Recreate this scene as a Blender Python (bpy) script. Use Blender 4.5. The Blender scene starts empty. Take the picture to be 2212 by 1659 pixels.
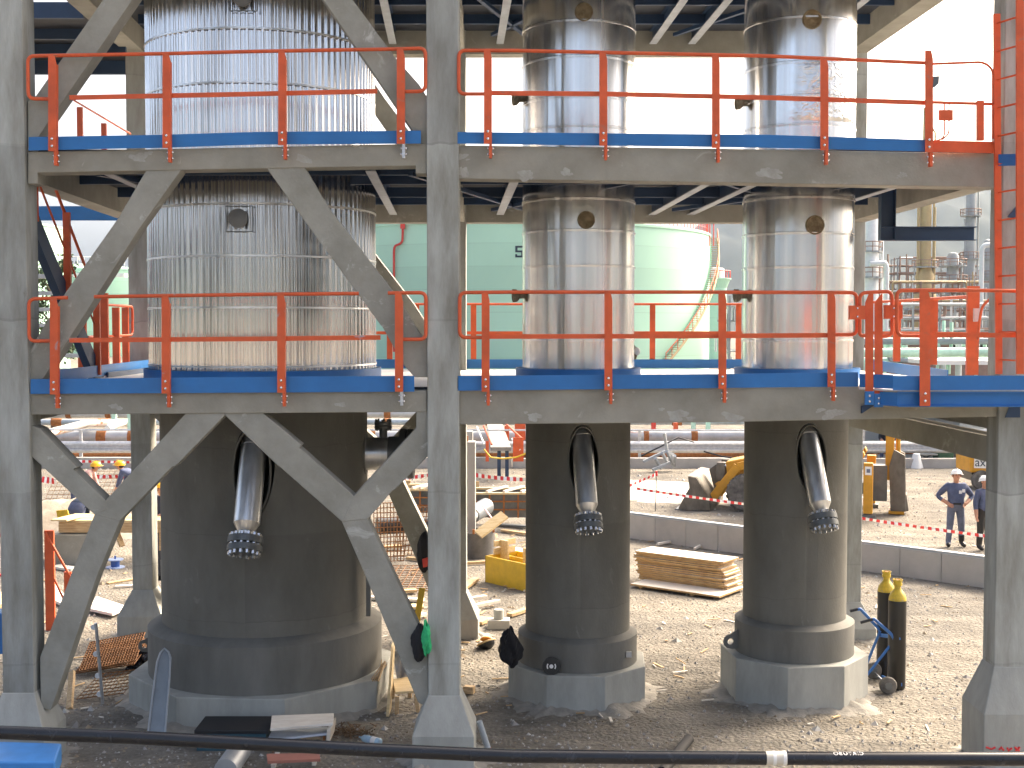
import bpy, math, random
from mathutils import Vector, Matrix
random.seed(7)
S = bpy.context.scene
COL = S.collection
R = math.radians
# ------------------------------------------------------------------ camera model (photo coordinates 2212 x 1659)
FPX, CX, CY, PITCH, EYE = 2720.0, 1106.0, 829.5, math.atan(123.5/2720.0), 5.0
cp, sp = math.cos(PITCH), math.sin(PITCH)
def ray(x, y):
    dx = (x-CX)/FPX; dy = (CY-y)/FPX
    return Vector((dx, cp+dy*sp, -sp+dy*cp))
def W(x, y, Y):
    d = ray(x, y); t = Y/d.y
    return Vector((d.x*t, Y, EYE+d.z*t))
def G(x, y, z=0.0):
    d = ray(x, y); t = (z-EYE)/d.z
    return Vector((d.x*t, d.y*t, z))
def ZZ(y, Y): return W(CX, y, Y).z
def XX(x, y, Y): return W(x, y, Y).x
# ------------------------------------------------------------------ materials
MATS = {}
def mat(name, col, rough=.6, metal=0., var=.12, scale=3., bump=0., bscale=40., stretch=(1,1,1), col2=None, spec=.5, patch=None, pscale=2.5, pth=.62, emit=None):
    if name in MATS: return MATS[name]
    m = bpy.data.materials.new(name); m.use_nodes = True
    nt = m.node_tree; N = nt.nodes; L = nt.links
    b = N['Principled BSDF']
    b.inputs['Roughness'].default_value = rough; b.inputs['Metallic'].default_value = metal
    b.inputs['Specular IOR Level'].default_value = spec
    tc = N.new('ShaderNodeTexCoord'); mp = N.new('ShaderNodeMapping'); mp.inputs['Scale'].default_value = stretch
    L.new(tc.outputs['Object'], mp.inputs['Vector'])
    nz = N.new('ShaderNodeTexNoise'); nz.inputs['Scale'].default_value = scale; nz.inputs['Detail'].default_value = 7; nz.inputs['Roughness'].default_value = .62
    L.new(mp.outputs[0], nz.inputs['Vector'])
    cr = N.new('ShaderNodeValToRGB')
    c2 = col2 or tuple(min(1, c*(1+var)) for c in col)
    c1 = tuple(c*(1-var) for c in col) if col2 is None else col
    cr.color_ramp.elements[0].position = .32; cr.color_ramp.elements[1].position = .68
    cr.color_ramp.elements[0].color = (*c1, 1); cr.color_ramp.elements[1].color = (*c2, 1)
    L.new(nz.outputs['Fac'], cr.inputs['Fac'])
    out = cr.outputs['Color']
    if patch:
        n2 = N.new('ShaderNodeTexNoise'); n2.inputs['Scale'].default_value = pscale; n2.inputs['Detail'].default_value = 9; n2.inputs['Roughness'].default_value = .68
        n2.inputs['Distortion'].default_value = 1.2
        L.new(mp.outputs[0], n2.inputs['Vector'])
        r2 = N.new('ShaderNodeValToRGB'); r2.color_ramp.elements[0].position = pth; r2.color_ramp.elements[1].position = pth+.09
        L.new(n2.outputs['Fac'], r2.inputs['Fac'])
        mx = N.new('ShaderNodeMix'); mx.data_type = 'RGBA'
        L.new(r2.outputs['Color'], mx.inputs['Factor']); L.new(out, mx.inputs['A']); mx.inputs['B'].default_value = (*patch, 1)
        out = mx.outputs['Result']
    L.new(out, b.inputs['Base Color'])
    if bump:
        n3 = N.new('ShaderNodeTexNoise'); n3.inputs['Scale'].default_value = bscale; n3.inputs['Detail'].default_value = 5
        L.new(mp.outputs[0], n3.inputs['Vector'])
        bp = N.new('ShaderNodeBump'); bp.inputs['Strength'].default_value = bump; bp.inputs['Distance'].default_value = .02
        L.new(n3.outputs['Fac'], bp.inputs['Height']); L.new(bp.outputs[0], b.inputs['Normal'])
    if emit:
        b.inputs['Emission Color'].default_value = (*emit[0], 1); b.inputs['Emission Strength'].default_value = emit[1]
    MATS[name] = m
    return m
CONC = mat('concrete', (.235,.232,.198), .88, var=.2, scale=2.2, bump=.14, bscale=30, col2=(.345,.340,.300), patch=(.47,.47,.44), pscale=2.6, pth=.60)
CONC2 = mat('beam_concrete', (.245,.235,.195), .9, var=.2, scale=2.0, bump=.12, bscale=34, col2=(.335,.322,.275), patch=(.44,.425,.375), pscale=2.4, pth=.62)
CCOL = mat('column_concrete', (.215,.212,.182), .88, scale=2.4, stretch=(1.6,1.6,.35), col2=(.42,.44,.42), bump=.1, bscale=30, patch=(.22,.205,.17), pscale=2.0, pth=.66)
PLIN = mat('plinth_concrete', (.29,.295,.27), .9, scale=2.2, stretch=(1.6,1.6,.5), col2=(.40,.405,.375), bump=.12, bscale=30)
SKIRT = mat('fireproofed_skirt', (.118,.115,.098), .85, scale=1.6, stretch=(1.3,1.3,.6), col2=(.165,.162,.142), bump=.2, bscale=45, patch=(.20,.195,.175), pscale=3.4, pth=.625)
SKRING = mat('skirt_ring', (.125,.123,.108), .85, scale=1.8, stretch=(1.4,1.4,.4), col2=(.185,.182,.165), bump=.15, bscale=45, patch=(.24,.235,.225), pscale=3.6, pth=.68)
ORNG = mat('orange_paint', (.62,.098,.026), .5, var=.16, scale=4, patch=(.46,.13,.07), pscale=6., pth=.60, bump=.06, bscale=25)
ORNGW = mat('worn_orange_paint', (.62,.098,.026), .45, var=.10, scale=5, patch=(.33,.34,.38), pscale=3.2, pth=.62)
BLUE = mat('blue_paint', (.018,.150,.42), .42, var=.1, scale=3, patch=(.17,.24,.36), pscale=2.6, pth=.70)
BLUED = mat('dark_blue_steel', (.018,.045,.10), .5, var=.2, scale=2)
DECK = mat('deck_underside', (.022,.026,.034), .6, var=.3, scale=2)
GALV = mat('galvanised_steel', (.55,.57,.60), .42, .75, var=.15, scale=9)
GALVL = mat('pale_grey_flange', (.34,.37,.40), .5, .2, var=.15, scale=4)
GRAT = mat('deck_grating', (.62,.62,.62), .6, .3, var=.1, scale=20, bump=.2, bscale=60)
BOLT = mat('zinc_bolt', (.72,.72,.72), .25, .95, var=.05)
DGRY = mat('dark_grey_iron', (.13,.14,.145), .45, .4, var=.15, scale=6)
BLK = mat('black_plastic', (.012,.013,.016), .32, var=.2)
BLKC = mat('black_cloth', (.008,.008,.011), .8, var=.3, scale=20, bump=.5, bscale=14)
GRNC = mat('green_cloth', (.03,.42,.16), .8, var=.25, scale=18, bump=.4, bscale=14)
WOOD = mat('pale_plywood', (.52,.38,.19), .7, scale=3, stretch=(1,8,8), col2=(.68,.55,.33))
WOODW = mat('weathered_board', (.60,.54,.46), .75, scale=4, stretch=(1,6,6), col2=(.74,.70,.63))
WOODE = mat('plywood_edge', (.34,.19,.075), .75, scale=6, stretch=(1,1,14), col2=(.60,.43,.22))
TIMB = mat('timber', (.36,.22,.10), .75, scale=4, stretch=(1,9,9), col2=(.60,.44,.25))
YELF = mat('yellow_formwork', (.62,.40,.02), .5, scale=5, var=.12, patch=(.30,.20,.05), pscale=7., pth=.70)
RUST = mat('rusty_steel', (.22,.075,.02), .85, scale=8, col2=(.42,.17,.05), bump=.3)
REBAR = mat('rusty_rebar', (.13,.05,.014), .85, scale=9, col2=(.27,.12,.04))
YMACH = mat('machine_yellow', (.60,.29,.015), .45, var=.12, scale=4, patch=(.20,.13,.05), pscale=4., pth=.66)
DIRTM = mat('muddy_steel', (.085,.075,.06), .6, .4, scale=3, stretch=(1,1,.5), col2=(.21,.19,.16))
TYRE = mat('tyre_rubber', (.05,.048,.045), .85, scale=5, col2=(.20,.185,.165))
GLASS = mat('cab_glass', (.03,.045,.04), .06, var=.1)
TANKG = None
WHITE = mat('white_paint', (.78,.78,.76), .45, var=.05)
WALLW = mat('hut_wall', (.42,.44,.43), .7, var=.1, scale=1)
GREENP = mat('pale_green_pipe', (.42,.66,.55), .5, var=.1)
GBIN = mat('green_bin', (.04,.11,.06), .6)
GREYP = mat('grey_pipe', (.42,.44,.46), .5, .3, scale=2, var=.2, patch=(.25,.07,.03), pscale=.9, pth=.60)
REDP = mat('red_paint', (.58,.05,.035), .5, var=.1)
REDT = mat('red_tape', (.65,.03,.03), .5); WHT = mat('white_tape', (.85,.84,.82), .5)
SKIN = mat('skin', (.48,.24,.15), .55, var=.08); HAIR = mat('dark_hair', (.03,.02,.015), .7)
NAVY = mat('blue_work_clothes', (.075,.095,.17), .85, var=.22, scale=9, bump=.3, bscale=18)
DENIM = mat('faded_work_trousers', (.12,.14,.20), .85, var=.22, scale=9, bump=.3, bscale=18)
BOOT = mat('black_boot', (.012,.011,.01), .5)
HELW = mat('white_helmet', (.82,.82,.80), .3, var=.03); HELY = mat('yellow_helmet', (.80,.46,.02), .3, var=.04)
CYLB = mat('bottle_black', (.012,.011,.010), .35); CYLY = mat('bottle_yellow', (.52,.38,.035), .45, var=.25, scale=12, patch=(.30,.28,.20), pscale=9., pth=.60)
TROL = mat('trolley_blue', (.03,.14,.42), .45)
LEAF = mat('leaf', (.05,.09,.03), .6, var=.3, scale=2); BARK = mat('bark', (.10,.07,.05), .9)
BRN = mat('brown_insulation', (.15,.115,.065), .95, scale=14, col2=(.30,.25,.16), bump=.8, bscale=25)
STEELW = mat('refinery_white', (.58,.61,.64), .5, var=.06); TAN = mat('tan_stack', (.40,.31,.16), .6, var=.12, scale=.6)
RGREY = mat('refinery_grey', (.30,.33,.35), .55, .1, var=.2, scale=.3)
RRUST = mat('refinery_rust', (.25,.165,.13), .7, var=.3, scale=.5)
PLAST = mat('clear_blue_plastic', (.35,.50,.62), .12, var=.2)
SHEETP = mat('plastic_sheet', (.55,.54,.52), .18, var=.15, scale=4, bump=.8, bscale=7)
TARP = mat('blue_tarp', (.06,.25,.62), .45, var=.15)

def steel(name, base, rmin, rmax, bumps, stain=None, crumple=None):
    m = bpy.data.materials.new(name); m.use_nodes = True; nt = m.node_tree; N = nt.nodes; L = nt.links
    b = N['Principled BSDF']; b.inputs['Metallic'].default_value = 1.0
    tc = N.new('ShaderNodeTexCoord'); mp = N.new('ShaderNodeMapping'); mp.inputs['Scale'].default_value = (5, 5, .03)
    L.new(tc.outputs['Object'], mp.inputs['Vector'])
    n = N.new('ShaderNodeTexNoise'); n.inputs['Scale'].default_value = 1.5; n.inputs['Detail'].default_value = 6
    L.new(mp.outputs[0], n.inputs['Vector'])
    r = N.new('ShaderNodeMapRange'); r.inputs['From Min'].default_value = .3; r.inputs['From Max'].default_value = .7
    r.inputs['To Min'].default_value = rmin; r.inputs['To Max'].default_value = rmax
    L.new(n.outputs['Fac'], r.inputs['Value']); L.new(r.outputs[0], b.inputs['Roughness'])
    cr = N.new('ShaderNodeValToRGB'); cr.color_ramp.elements[0].position = .3; cr.color_ramp.elements[1].position = .7
    cr.color_ramp.elements[0].color = (*[c*.78 for c in base], 1); cr.color_ramp.elements[1].color = (*base, 1)
    n4 = N.new('ShaderNodeTexNoise'); n4.inputs['Scale'].default_value = 2.3; n4.inputs['Detail'].default_value = 4; L.new(mp.outputs[0], n4.inputs['Vector'])
    L.new(n4.outputs['Fac'], cr.inputs['Fac']); L.new(cr.outputs[0], b.inputs['Base Color'])
    if stain:                                                     # the sooty run down the cladding
        sx = N.new('ShaderNodeSeparateXYZ'); L.new(tc.outputs['Object'], sx.inputs[0])
        def win(o, a0, a1, b1, b0):
            u = N.new('ShaderNodeMapRange'); u.interpolation_type = 'SMOOTHSTEP'; u.inputs['From Min'].default_value = a0; u.inputs['From Max'].default_value = a1; L.new(o, u.inputs['Value'])
            v = N.new('ShaderNodeMapRange'); v.interpolation_type = 'SMOOTHSTEP'; v.inputs['From Min'].default_value = b0; v.inputs['From Max'].default_value = b1; L.new(o, v.inputs['Value'])
            m_ = N.new('ShaderNodeMath'); m_.operation = 'MULTIPLY'; L.new(u.outputs[0], m_.inputs[0]); L.new(v.outputs[0], m_.inputs[1]); return m_.outputs[0]
        wx = win(sx.outputs['X'], .56, .80, .92, 1.12); wz = win(sx.outputs['Z'], 4.1, 5.2, 5.95, 6.15); wy = win(sx.outputs['Y'], -3, -2.9, -.5, 0)
        p1 = N.new('ShaderNodeMath'); p1.operation = 'MULTIPLY'; L.new(wx, p1.inputs[0]); L.new(wz, p1.inputs[1])
        p2 = N.new('ShaderNodeMath'); p2.operation = 'MULTIPLY'; L.new(p1.outputs[0], p2.inputs[0]); L.new(wy, p2.inputs[1])
        p3 = N.new('ShaderNodeMath'); p3.operation = 'MULTIPLY'; p3.inputs[1].default_value = 1.1; L.new(p2.outputs[0], p3.inputs[0])
        n5 = N.new('ShaderNodeTexNoise'); n5.inputs['Scale'].default_value = 5; n5.inputs['Detail'].default_value = 5; L.new(tc.outputs['Object'], n5.inputs['Vector'])
        p4 = N.new('ShaderNodeMath'); p4.operation = 'MULTIPLY'; p4.use_clamp = True; L.new(p3.outputs[0], p4.inputs[0]); L.new(n5.outputs['Fac'], p4.inputs[1])
        mx = N.new('ShaderNodeMix'); mx.data_type = 'RGBA'; L.new(p4.outputs[0], mx.inputs['Factor']); L.new(cr.outputs[0], mx.inputs['A']); mx.inputs['B'].default_value = (.10,.085,.07,1)
        L.new(mx.outputs['Result'], b.inputs['Base Color'])
    mp2 = N.new('ShaderNodeMapping'); mp2.inputs['Scale'].default_value = (1, 1, .035); L.new(tc.outputs['Object'], mp2.inputs['Vector'])
    n2 = N.new('ShaderNodeTexNoise'); n2.inputs['Scale'].default_value = 3.2; n2.inputs['Detail'].default_value = 3; L.new(mp2.outputs[0], n2.inputs['Vector'])
    n3 = N.new('ShaderNodeTexNoise'); n3.inputs['Scale'].default_value = 11; n3.inputs['Detail'].default_value = 3; L.new(mp2.outputs[0], n3.inputs['Vector'])
    mm = N.new('ShaderNodeMath'); mm.operation = 'MULTIPLY_ADD'; mm.inputs[1].default_value = .12
    L.new(n3.outputs['Fac'], mm.inputs[0]); L.new(n2.outputs['Fac'], mm.inputs[2])
    hgt = mm.outputs[0]
    if crumple:
        sz = N.new('ShaderNodeSeparateXYZ'); L.new(tc.outputs['Object'], sz.inputs[0]); z0, z1 = crumple
        def edge(o, a0, a1):
            u = N.new('ShaderNodeMapRange'); u.interpolation_type = 'SMOOTHSTEP'; u.inputs['From Min'].default_value = a0; u.inputs['From Max'].default_value = a1; L.new(o, u.inputs['Value']); return u.outputs[0]
        k1 = N.new('ShaderNodeMath'); k1.operation = 'MULTIPLY'; L.new(edge(sz.outputs['Z'], z0, z0+.08), k1.inputs[0]); L.new(edge(sz.outputs['Z'], z1, z1-.1), k1.inputs[1])
        k2 = N.new('ShaderNodeMath'); k2.operation = 'MULTIPLY'; L.new(k1.outputs[0], k2.inputs[0]); L.new(edge(sz.outputs['X'], -.35, .1), k2.inputs[1])
        nc = N.new('ShaderNodeTexNoise'); nc.inputs['Scale'].default_value = 7; nc.inputs['Detail'].default_value = 4; nc.inputs['Distortion'].default_value = 1.5; L.new(tc.outputs['Object'], nc.inputs['Vector'])
        k3 = N.new('ShaderNodeMath'); k3.operation = 'MULTIPLY'; L.new(nc.outputs['Fac'], k3.inputs[0]); L.new(k2.outputs[0], k3.inputs[1])
        k4 = N.new('ShaderNodeMath'); k4.operation = 'MULTIPLY_ADD'; k4.inputs[1].default_value = 1.6; L.new(k3.outputs[0], k4.inputs[0]); L.new(hgt, k4.inputs[2]); hgt = k4.outputs[0]
    if bumps:
        bp = N.new('ShaderNodeBump'); bp.inputs['Strength'].default_value = bumps; bp.inputs['Distance'].default_value = .05
        L.new(hgt, bp.inputs['Height']); L.new(bp.outputs[0], b.inputs['Normal'])
    MATS[name] = m
    return m
STL = steel('stainless_cladding', (.88,.87,.86), .15, .28, .28)
STL2 = steel('crumpled_cladding', (.88,.87,.86), .15, .28, .32, None, (7.05, 7.85))
CORR = steel('corrugated_cladding', (.94,.92,.91), .11, .15, 0, True)
PIPE = steel('bright_pipe_steel', (.86,.87,.88), .30, .40, 0)

def tank_mat():
    m = mat('tank_green', (.42,.68,.54), .5, var=.035, scale=.15)
    nt = m.node_tree; N = nt.nodes; L = nt.links; b = N['Principled BSDF']
    tc = N.new('ShaderNodeTexCoord'); sx = N.new('ShaderNodeSeparateXYZ'); L.new(tc.outputs['Object'], sx.inputs[0])
    a = N.new('ShaderNodeMath'); a.operation = 'MULTIPLY'; a.inputs[1].default_value = 1/2.1; L.new(sx.outputs['Z'], a.inputs[0])
    f = N.new('ShaderNodeMath'); f.operation = 'FRACT'; L.new(a.outputs[0], f.inputs[0])
    lt = N.new('ShaderNodeMath'); lt.operation = 'LESS_THAN'; lt.inputs[1].default_value = .035; L.new(f.outputs[0], lt.inputs[0])
    fl = N.new('ShaderNodeMath'); fl.operation = 'FLOOR'; L.new(a.outputs[0], fl.inputs[0])
    wn = N.new('ShaderNodeTexWhiteNoise'); wn.noise_dimensions = '1D'; L.new(fl.outputs[0], wn.inputs['W'])
    src = b.inputs['Base Color'].links[0].from_socket
    hs = N.new('ShaderNodeHueSaturation'); L.new(src, hs.inputs['Color'])
    mr = N.new('ShaderNodeMapRange'); mr.inputs['To Min'].default_value = .93; mr.inputs['To Max'].default_value = 1.05; L.new(wn.outputs['Value'], mr.inputs['Value'])
    sb = N.new('ShaderNodeMath'); sb.operation = 'MULTIPLY_ADD'; sb.inputs[1].default_value = -.13; L.new(lt.outputs[0], sb.inputs[0]); L.new(mr.outputs[0], sb.inputs[2])
    L.new(sb.outputs[0], hs.inputs['Value']); L.new(hs.outputs[0], b.inputs['Base Color'])
    return m
TANKG = tank_mat()
def lifts(m, period, lo, hi, off):
    nt = m.node_tree; N = nt.nodes; L = nt.links; b = N['Principled BSDF']
    tc = N.new('ShaderNodeTexCoord'); sx = N.new('ShaderNodeSeparateXYZ'); L.new(tc.outputs['Object'], sx.inputs[0])
    nz = N.new('ShaderNodeTexNoise'); nz.inputs['Scale'].default_value = 3; L.new(tc.outputs['Object'], nz.inputs['Vector'])
    w0 = N.new('ShaderNodeMath'); w0.operation = 'MULTIPLY_ADD'; w0.inputs[1].default_value = .12; L.new(nz.outputs['Fac'], w0.inputs[0]); L.new(sx.outputs['Z'], w0.inputs[2])
    a = N.new('ShaderNodeMath'); a.operation = 'MULTIPLY_ADD'; a.inputs[1].default_value = 1/period; a.inputs[2].default_value = off; L.new(w0.outputs[0], a.inputs[0])
    fl = N.new('ShaderNodeMath'); fl.operation = 'FLOOR'; L.new(a.outputs[0], fl.inputs[0])
    xx = N.new('ShaderNodeMath'); xx.operation = 'MULTIPLY_ADD'; xx.inputs[1].default_value = .31; L.new(sx.outputs['X'], xx.inputs[0]); L.new(fl.outputs[0], xx.inputs[2])
    rx = N.new('ShaderNodeMath'); rx.operation = 'SNAP'; rx.inputs[1].default_value = .5; L.new(xx.outputs[0], rx.inputs[0])
    wn = N.new('ShaderNodeTexWhiteNoise'); wn.noise_dimensions = '1D'; L.new(rx.outputs[0], wn.inputs['W'])
    mr = N.new('ShaderNodeMapRange'); mr.inputs['To Min'].default_value = lo; mr.inputs['To Max'].default_value = hi; L.new(wn.outputs['Value'], mr.inputs['Value'])
    fr_ = N.new('ShaderNodeMath'); fr_.operation = 'FRACT'; L.new(a.outputs[0], fr_.inputs[0])
    lt = N.new('ShaderNodeMath'); lt.operation = 'LESS_THAN'; lt.inputs[1].default_value = .012; L.new(fr_.outputs[0], lt.inputs[0])
    sb = N.new('ShaderNodeMath'); sb.operation = 'MULTIPLY_ADD'; sb.inputs[1].default_value = -.10; L.new(lt.outputs[0], sb.inputs[0]); L.new(mr.outputs[0], sb.inputs[2])
    hs = N.new('ShaderNodeHueSaturation'); L.new(b.inputs['Base Color'].links[0].from_socket, hs.inputs['Color']); L.new(sb.outputs[0], hs.inputs['Value']); L.new(hs.outputs[0], b.inputs['Base Color'])
lifts(CCOL, 1.95, .84, 1.10, .37); lifts(SKIRT, 1.1, .90, 1.08, .2)

def ground_mat():
    m = bpy.data.materials.new('gravel_ground'); m.use_nodes = True; nt = m.node_tree; N = nt.nodes; L = nt.links; b = N['Principled BSDF']
    b.inputs['Roughness'].default_value = .95; b.inputs['Specular IOR Level'].default_value = .2
    tc = N.new('ShaderNodeTexCoord')
    def noise(s, d=8, r=.6, dist=0):
        n = N.new('ShaderNodeTexNoise'); n.inputs['Scale'].default_value = s; n.inputs['Detail'].default_value = d; n.inputs['Roughness'].default_value = r
        n.inputs['Distortion'].default_value = dist; L.new(tc.outputs['Object'], n.inputs['Vector']); return n
    big = noise(.22, 6, .6, .8); mid = noise(1.3, 8, .7); fin = noise(16, 6, .7)
    vo = N.new('ShaderNodeTexVoronoi'); vo.inputs['Scale'].default_value = 18; L.new(tc.outputs['Object'], vo.inputs['Vector'])
    c1 = N.new('ShaderNodeValToRGB'); e = c1.color_ramp.elements; e[0].position = .36; e[1].position = .64
    e[0].color = (.20,.192,.174,1); e[1].color = (.275,.257,.222,1)
    L.new(big.outputs['Fac'], c1.inputs['Fac'])
    c2 = N.new('ShaderNodeValToRGB'); e = c2.color_ramp.elements; e[0].position = .35; e[1].position = .7; e[0].color = (.66,.65,.64,1); e[1].color = (1.2,1.18,1.15,1)
    L.new(mid.outputs['Fac'], c2.inputs['Fac'])
    m1 = N.new('ShaderNodeMix'); m1.data_type = 'RGBA'; m1.blend_type = 'MULTIPLY'; m1.inputs['Factor'].default_value = 1
    L.new(c1.outputs[0], m1.inputs['A']); L.new(c2.outputs[0], m1.inputs['B'])
    c3 = N.new('ShaderNodeValToRGB'); e = c3.color_ramp.elements; e[0].position = .3; e[1].position = .75; e[0].color = (.68,.68,.68,1); e[1].color = (1.25,1.25,1.25,1)
    L.new(fin.outputs['Fac'], c3.inputs['Fac'])
    m2 = N.new('ShaderNodeMix'); m2.data_type = 'RGBA'; m2.blend_type = 'MULTIPLY'; m2.inputs['Factor'].default_value = 1
    L.new(m1.outputs['Result'], m2.inputs['A']); L.new(c3.outputs[0], m2.inputs['B'])
    mpt = N.new('ShaderNodeMapping'); mpt.inputs['Rotation'].default_value = (0, 0, R(28)); mpt.inputs['Scale'].default_value = (.10, 1.1, 1); L.new(tc.outputs['Object'], mpt.inputs['Vector'])
    tn = N.new('ShaderNodeTexNoise'); tn.inputs['Scale'].default_value = 1.6; tn.inputs['Detail'].default_value = 6; tn.inputs['Roughness'].default_value = .65; L.new(mpt.outputs[0], tn.inputs['Vector'])
    c4 = N.new('ShaderNodeValToRGB'); e = c4.color_ramp.elements; e[0].position = .38; e[1].position = .6; e[0].color = (.80,.79,.78,1); e[1].color = (1.10,1.09,1.07,1); L.new(tn.outputs['Fac'], c4.inputs['Fac'])
    m3 = N.new('ShaderNodeMix'); m3.data_type = 'RGBA'; m3.blend_type = 'MULTIPLY'; m3.inputs['Factor'].default_value = 1
    L.new(m2.outputs['Result'], m3.inputs['A']); L.new(c4.outputs[0], m3.inputs['B']); L.new(m3.outputs['Result'], b.inputs['Base Color'])
    ad = N.new('ShaderNodeMath'); ad.operation = 'ADD'; L.new(fin.outputs['Fac'], ad.inputs[0])
    vm = N.new('ShaderNodeMath'); vm.operation = 'MULTIPLY'; vm.inputs[1].default_value = -.8; L.new(vo.outputs['Distance'], vm.inputs[0]); L.new(vm.outputs[0], ad.inputs[1])
    a2 = N.new('ShaderNodeMath'); a2.operation = 'MULTIPLY_ADD'; a2.inputs[1].default_value = 1.6; L.new(mid.outputs['Fac'], a2.inputs[0]); L.new(ad.outputs[0], a2.inputs[2])
    bp = N.new('ShaderNodeBump'); bp.inputs['Strength'].default_value = .8; bp.inputs['Distance'].default_value = .05
    L.new(a2.outputs[0], bp.inputs['Height']); L.new(bp.outputs[0], b.inputs['Normal'])
    return m
# ------------------------------------------------------------------ mesh builder
ROOTLOC = {}
class MB:
    def __init__(s): s.v = []; s.f = []; s.mi = []
    def add(s, vs, fs, mi=0):
        o = len(s.v); s.v += [Vector(p) for p in vs]
        for f in fs: s.f.append(tuple(i+o for i in f)); s.mi.append(mi)
        return s
    def box(s, c, d, rot=None, mi=0):
        c = Vector(c); hx, hy, hz = d[0]/2, d[1]/2, d[2]/2
        P = [Vector((x*hx, y*hy, z*hz)) for z in (-1,1) for y in (-1,1) for x in (-1,1)]
        if rot is not None: P = [rot @ p for p in P]
        return s.add([c+p for p in P], [(0,2,3,1),(4,5,7,6),(0,1,5,4),(2,6,7,3),(0,4,6,2),(1,3,7,5)], mi)
    def bb(s, lo, hi, mi=0):
        lo = Vector(lo); hi = Vector(hi)
        return s.box((lo+hi)/2, hi-lo, None, mi)
    def bar(s, p, q, w, h, up=(0,0,1), mi=0):
        p = Vector(p); q = Vector(q); d = (q-p); l = d.length; d.normalize(); up = Vector(up)
        if abs(d.dot(up)) > .99: up = Vector((0,1,0))
        sx = d.cross(up).normalized(); u = sx.cross(d).normalized()
        return s.box((p+q)/2, (w, l, h), Matrix((sx, d, u)).transposed(), mi)
    def prism(s, pts, off, mi=0):
        n = len(pts); pts = [Vector(p) for p in pts]; off = Vector(off)
        nrm = Vector((0,0,0))
        for i in range(n): nrm += pts[i].cross(pts[(i+1) % n])
        if nrm.dot(off) > 0: pts = pts[::-1]
        fs = [tuple(range(n)), tuple(range(2*n-1, n-1, -1))] + [(i, i+n, (i+1) % n+n, (i+1) % n) for i in range(n)]
        return s.add(pts+[p+off for p in pts], fs, mi)
    def tube(s, path, r, n=8, caps=True, mi=0):
        path = [Vector(p) for p in path]; k = len(path); rs = r if isinstance(r, (list, tuple)) else [r]*k
        t0 = (path[1]-path[0]).normalized(); up = Vector((0,0,1)) if abs(t0.z) < .9 else Vector((0,1,0))
        u = t0.cross(up).normalized(); vs = []; pu = u
        for i in range(k):
            t = ((path[min(i+1,k-1)]-path[max(i-1,0)])).normalized()
            pu = (pu - t*pu.dot(t)).normalized(); w = t.cross(pu)
            for j in range(n):
                a = 2*math.pi*j/n; vs.append(path[i]+rs[i]*(math.cos(a)*pu+math.sin(a)*w))
        fs = [(i*n+j, i*n+(j+1) % n, (i+1)*n+(j+1) % n, (i+1)*n+j) for i in range(k-1) for j in range(n)]
        if caps: fs += [tuple(range(n-1, -1, -1)), tuple((k-1)*n+j for j in range(n))]
        return s.add(vs, fs, mi)
    def lathe(s, c, prof, n=48, caps=True, mi=0, axis=None, a0=0., a1=2*math.pi):
        c = Vector(c); M = None
        if axis is not None: M = Vector(axis).normalized().to_track_quat('Z', 'Y').to_matrix()
        full = abs(a1-a0) > 6.28; m = n if full else n+1; vs = []
        for (r, z) in prof:
            for j in range(m):
                a = a0+(a1-a0)*j/n; p = Vector((r*math.cos(a), r*math.sin(a), z)); vs.append(c+(M @ p if M else p))
        k = len(prof)
        fs = [(i*m+j, i*m+(j+1) % m, (i+1)*m+(j+1) % m, (i+1)*m+j) for i in range(k-1) for j in range(n)]
        if caps and full: fs += [tuple(range(m-1, -1, -1)), tuple((k-1)*m+j for j in range(m))]
        return s.add(vs, fs, mi)
    def ball(s, c, r, n=12, mi=0, half=False, jit=0., rot=None):
        r = r if isinstance(r, (tuple, list)) else (r, r, r); c = Vector(c); vs = []; k = n//2
        lat0 = 0 if half else -math.pi/2
        for i in range(k+1):
            la = lat0+(math.pi/2-lat0)*i/k
            for j in range(n):
                a = 2*math.pi*j/n; q = 1+random.uniform(-jit, jit)
                p = Vector((r[0]*math.cos(la)*math.cos(a)*q, r[1]*math.cos(la)*math.sin(a)*q, r[2]*math.sin(la)*q))
                vs.append(c+(rot @ p if rot else p))
        fs = [(i*n+j, i*n+(j+1) % n, (i+1)*n+(j+1) % n, (i+1)*n+j) for i in range(k) for j in range(n)]
        if half: fs.append(tuple(range(n-1, -1, -1)))
        return s.add(vs, fs, mi)
    def build(s, name, m, parent=None, smooth=None, bevel=0., label=None, cat=None, group=None, kind=None, seg=2):
        ms = m if isinstance(m, (list, tuple)) else [m]
        if parent is not None: loc = ROOTLOC[parent]
        else:
            xs = [p.x for p in s.v]; ys = [p.y for p in s.v]; loc = Vector(((min(xs)+max(xs))/2, (min(ys)+max(ys))/2, min(p.z for p in s.v)))
        me = bpy.data.meshes.new(name); me.from_pydata([p-loc for p in s.v], [], s.f); 
        for q in ms: me.materials.append(q)
        if len(ms) > 1: me.polygons.foreach_set('material_index', s.mi)
        me.validate(); me.update()
        if smooth:
            me.polygons.foreach_set('use_smooth', [True]*len(me.polygons)); me.set_sharp_from_angle(angle=R(smooth))
        o = bpy.data.objects.new(name, me); COL.objects.link(o); ROOTLOC[o] = loc
        if parent is not None: o.parent = parent
        else: o.location = loc
        if bevel:
            b = o.modifiers.new('bevel', 'BEVEL'); b.width = bevel; b.segments = seg; b.limit_method = 'ANGLE'; b.angle_limit = R(40)
        tag(o, label, cat, group, kind)
        return o
def tag(o, label=None, cat=None, group=None, kind=None):
    for k, q in (('label', label), ('category', cat), ('group', group), ('kind', kind)):
        if q: o[k] = q
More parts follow.
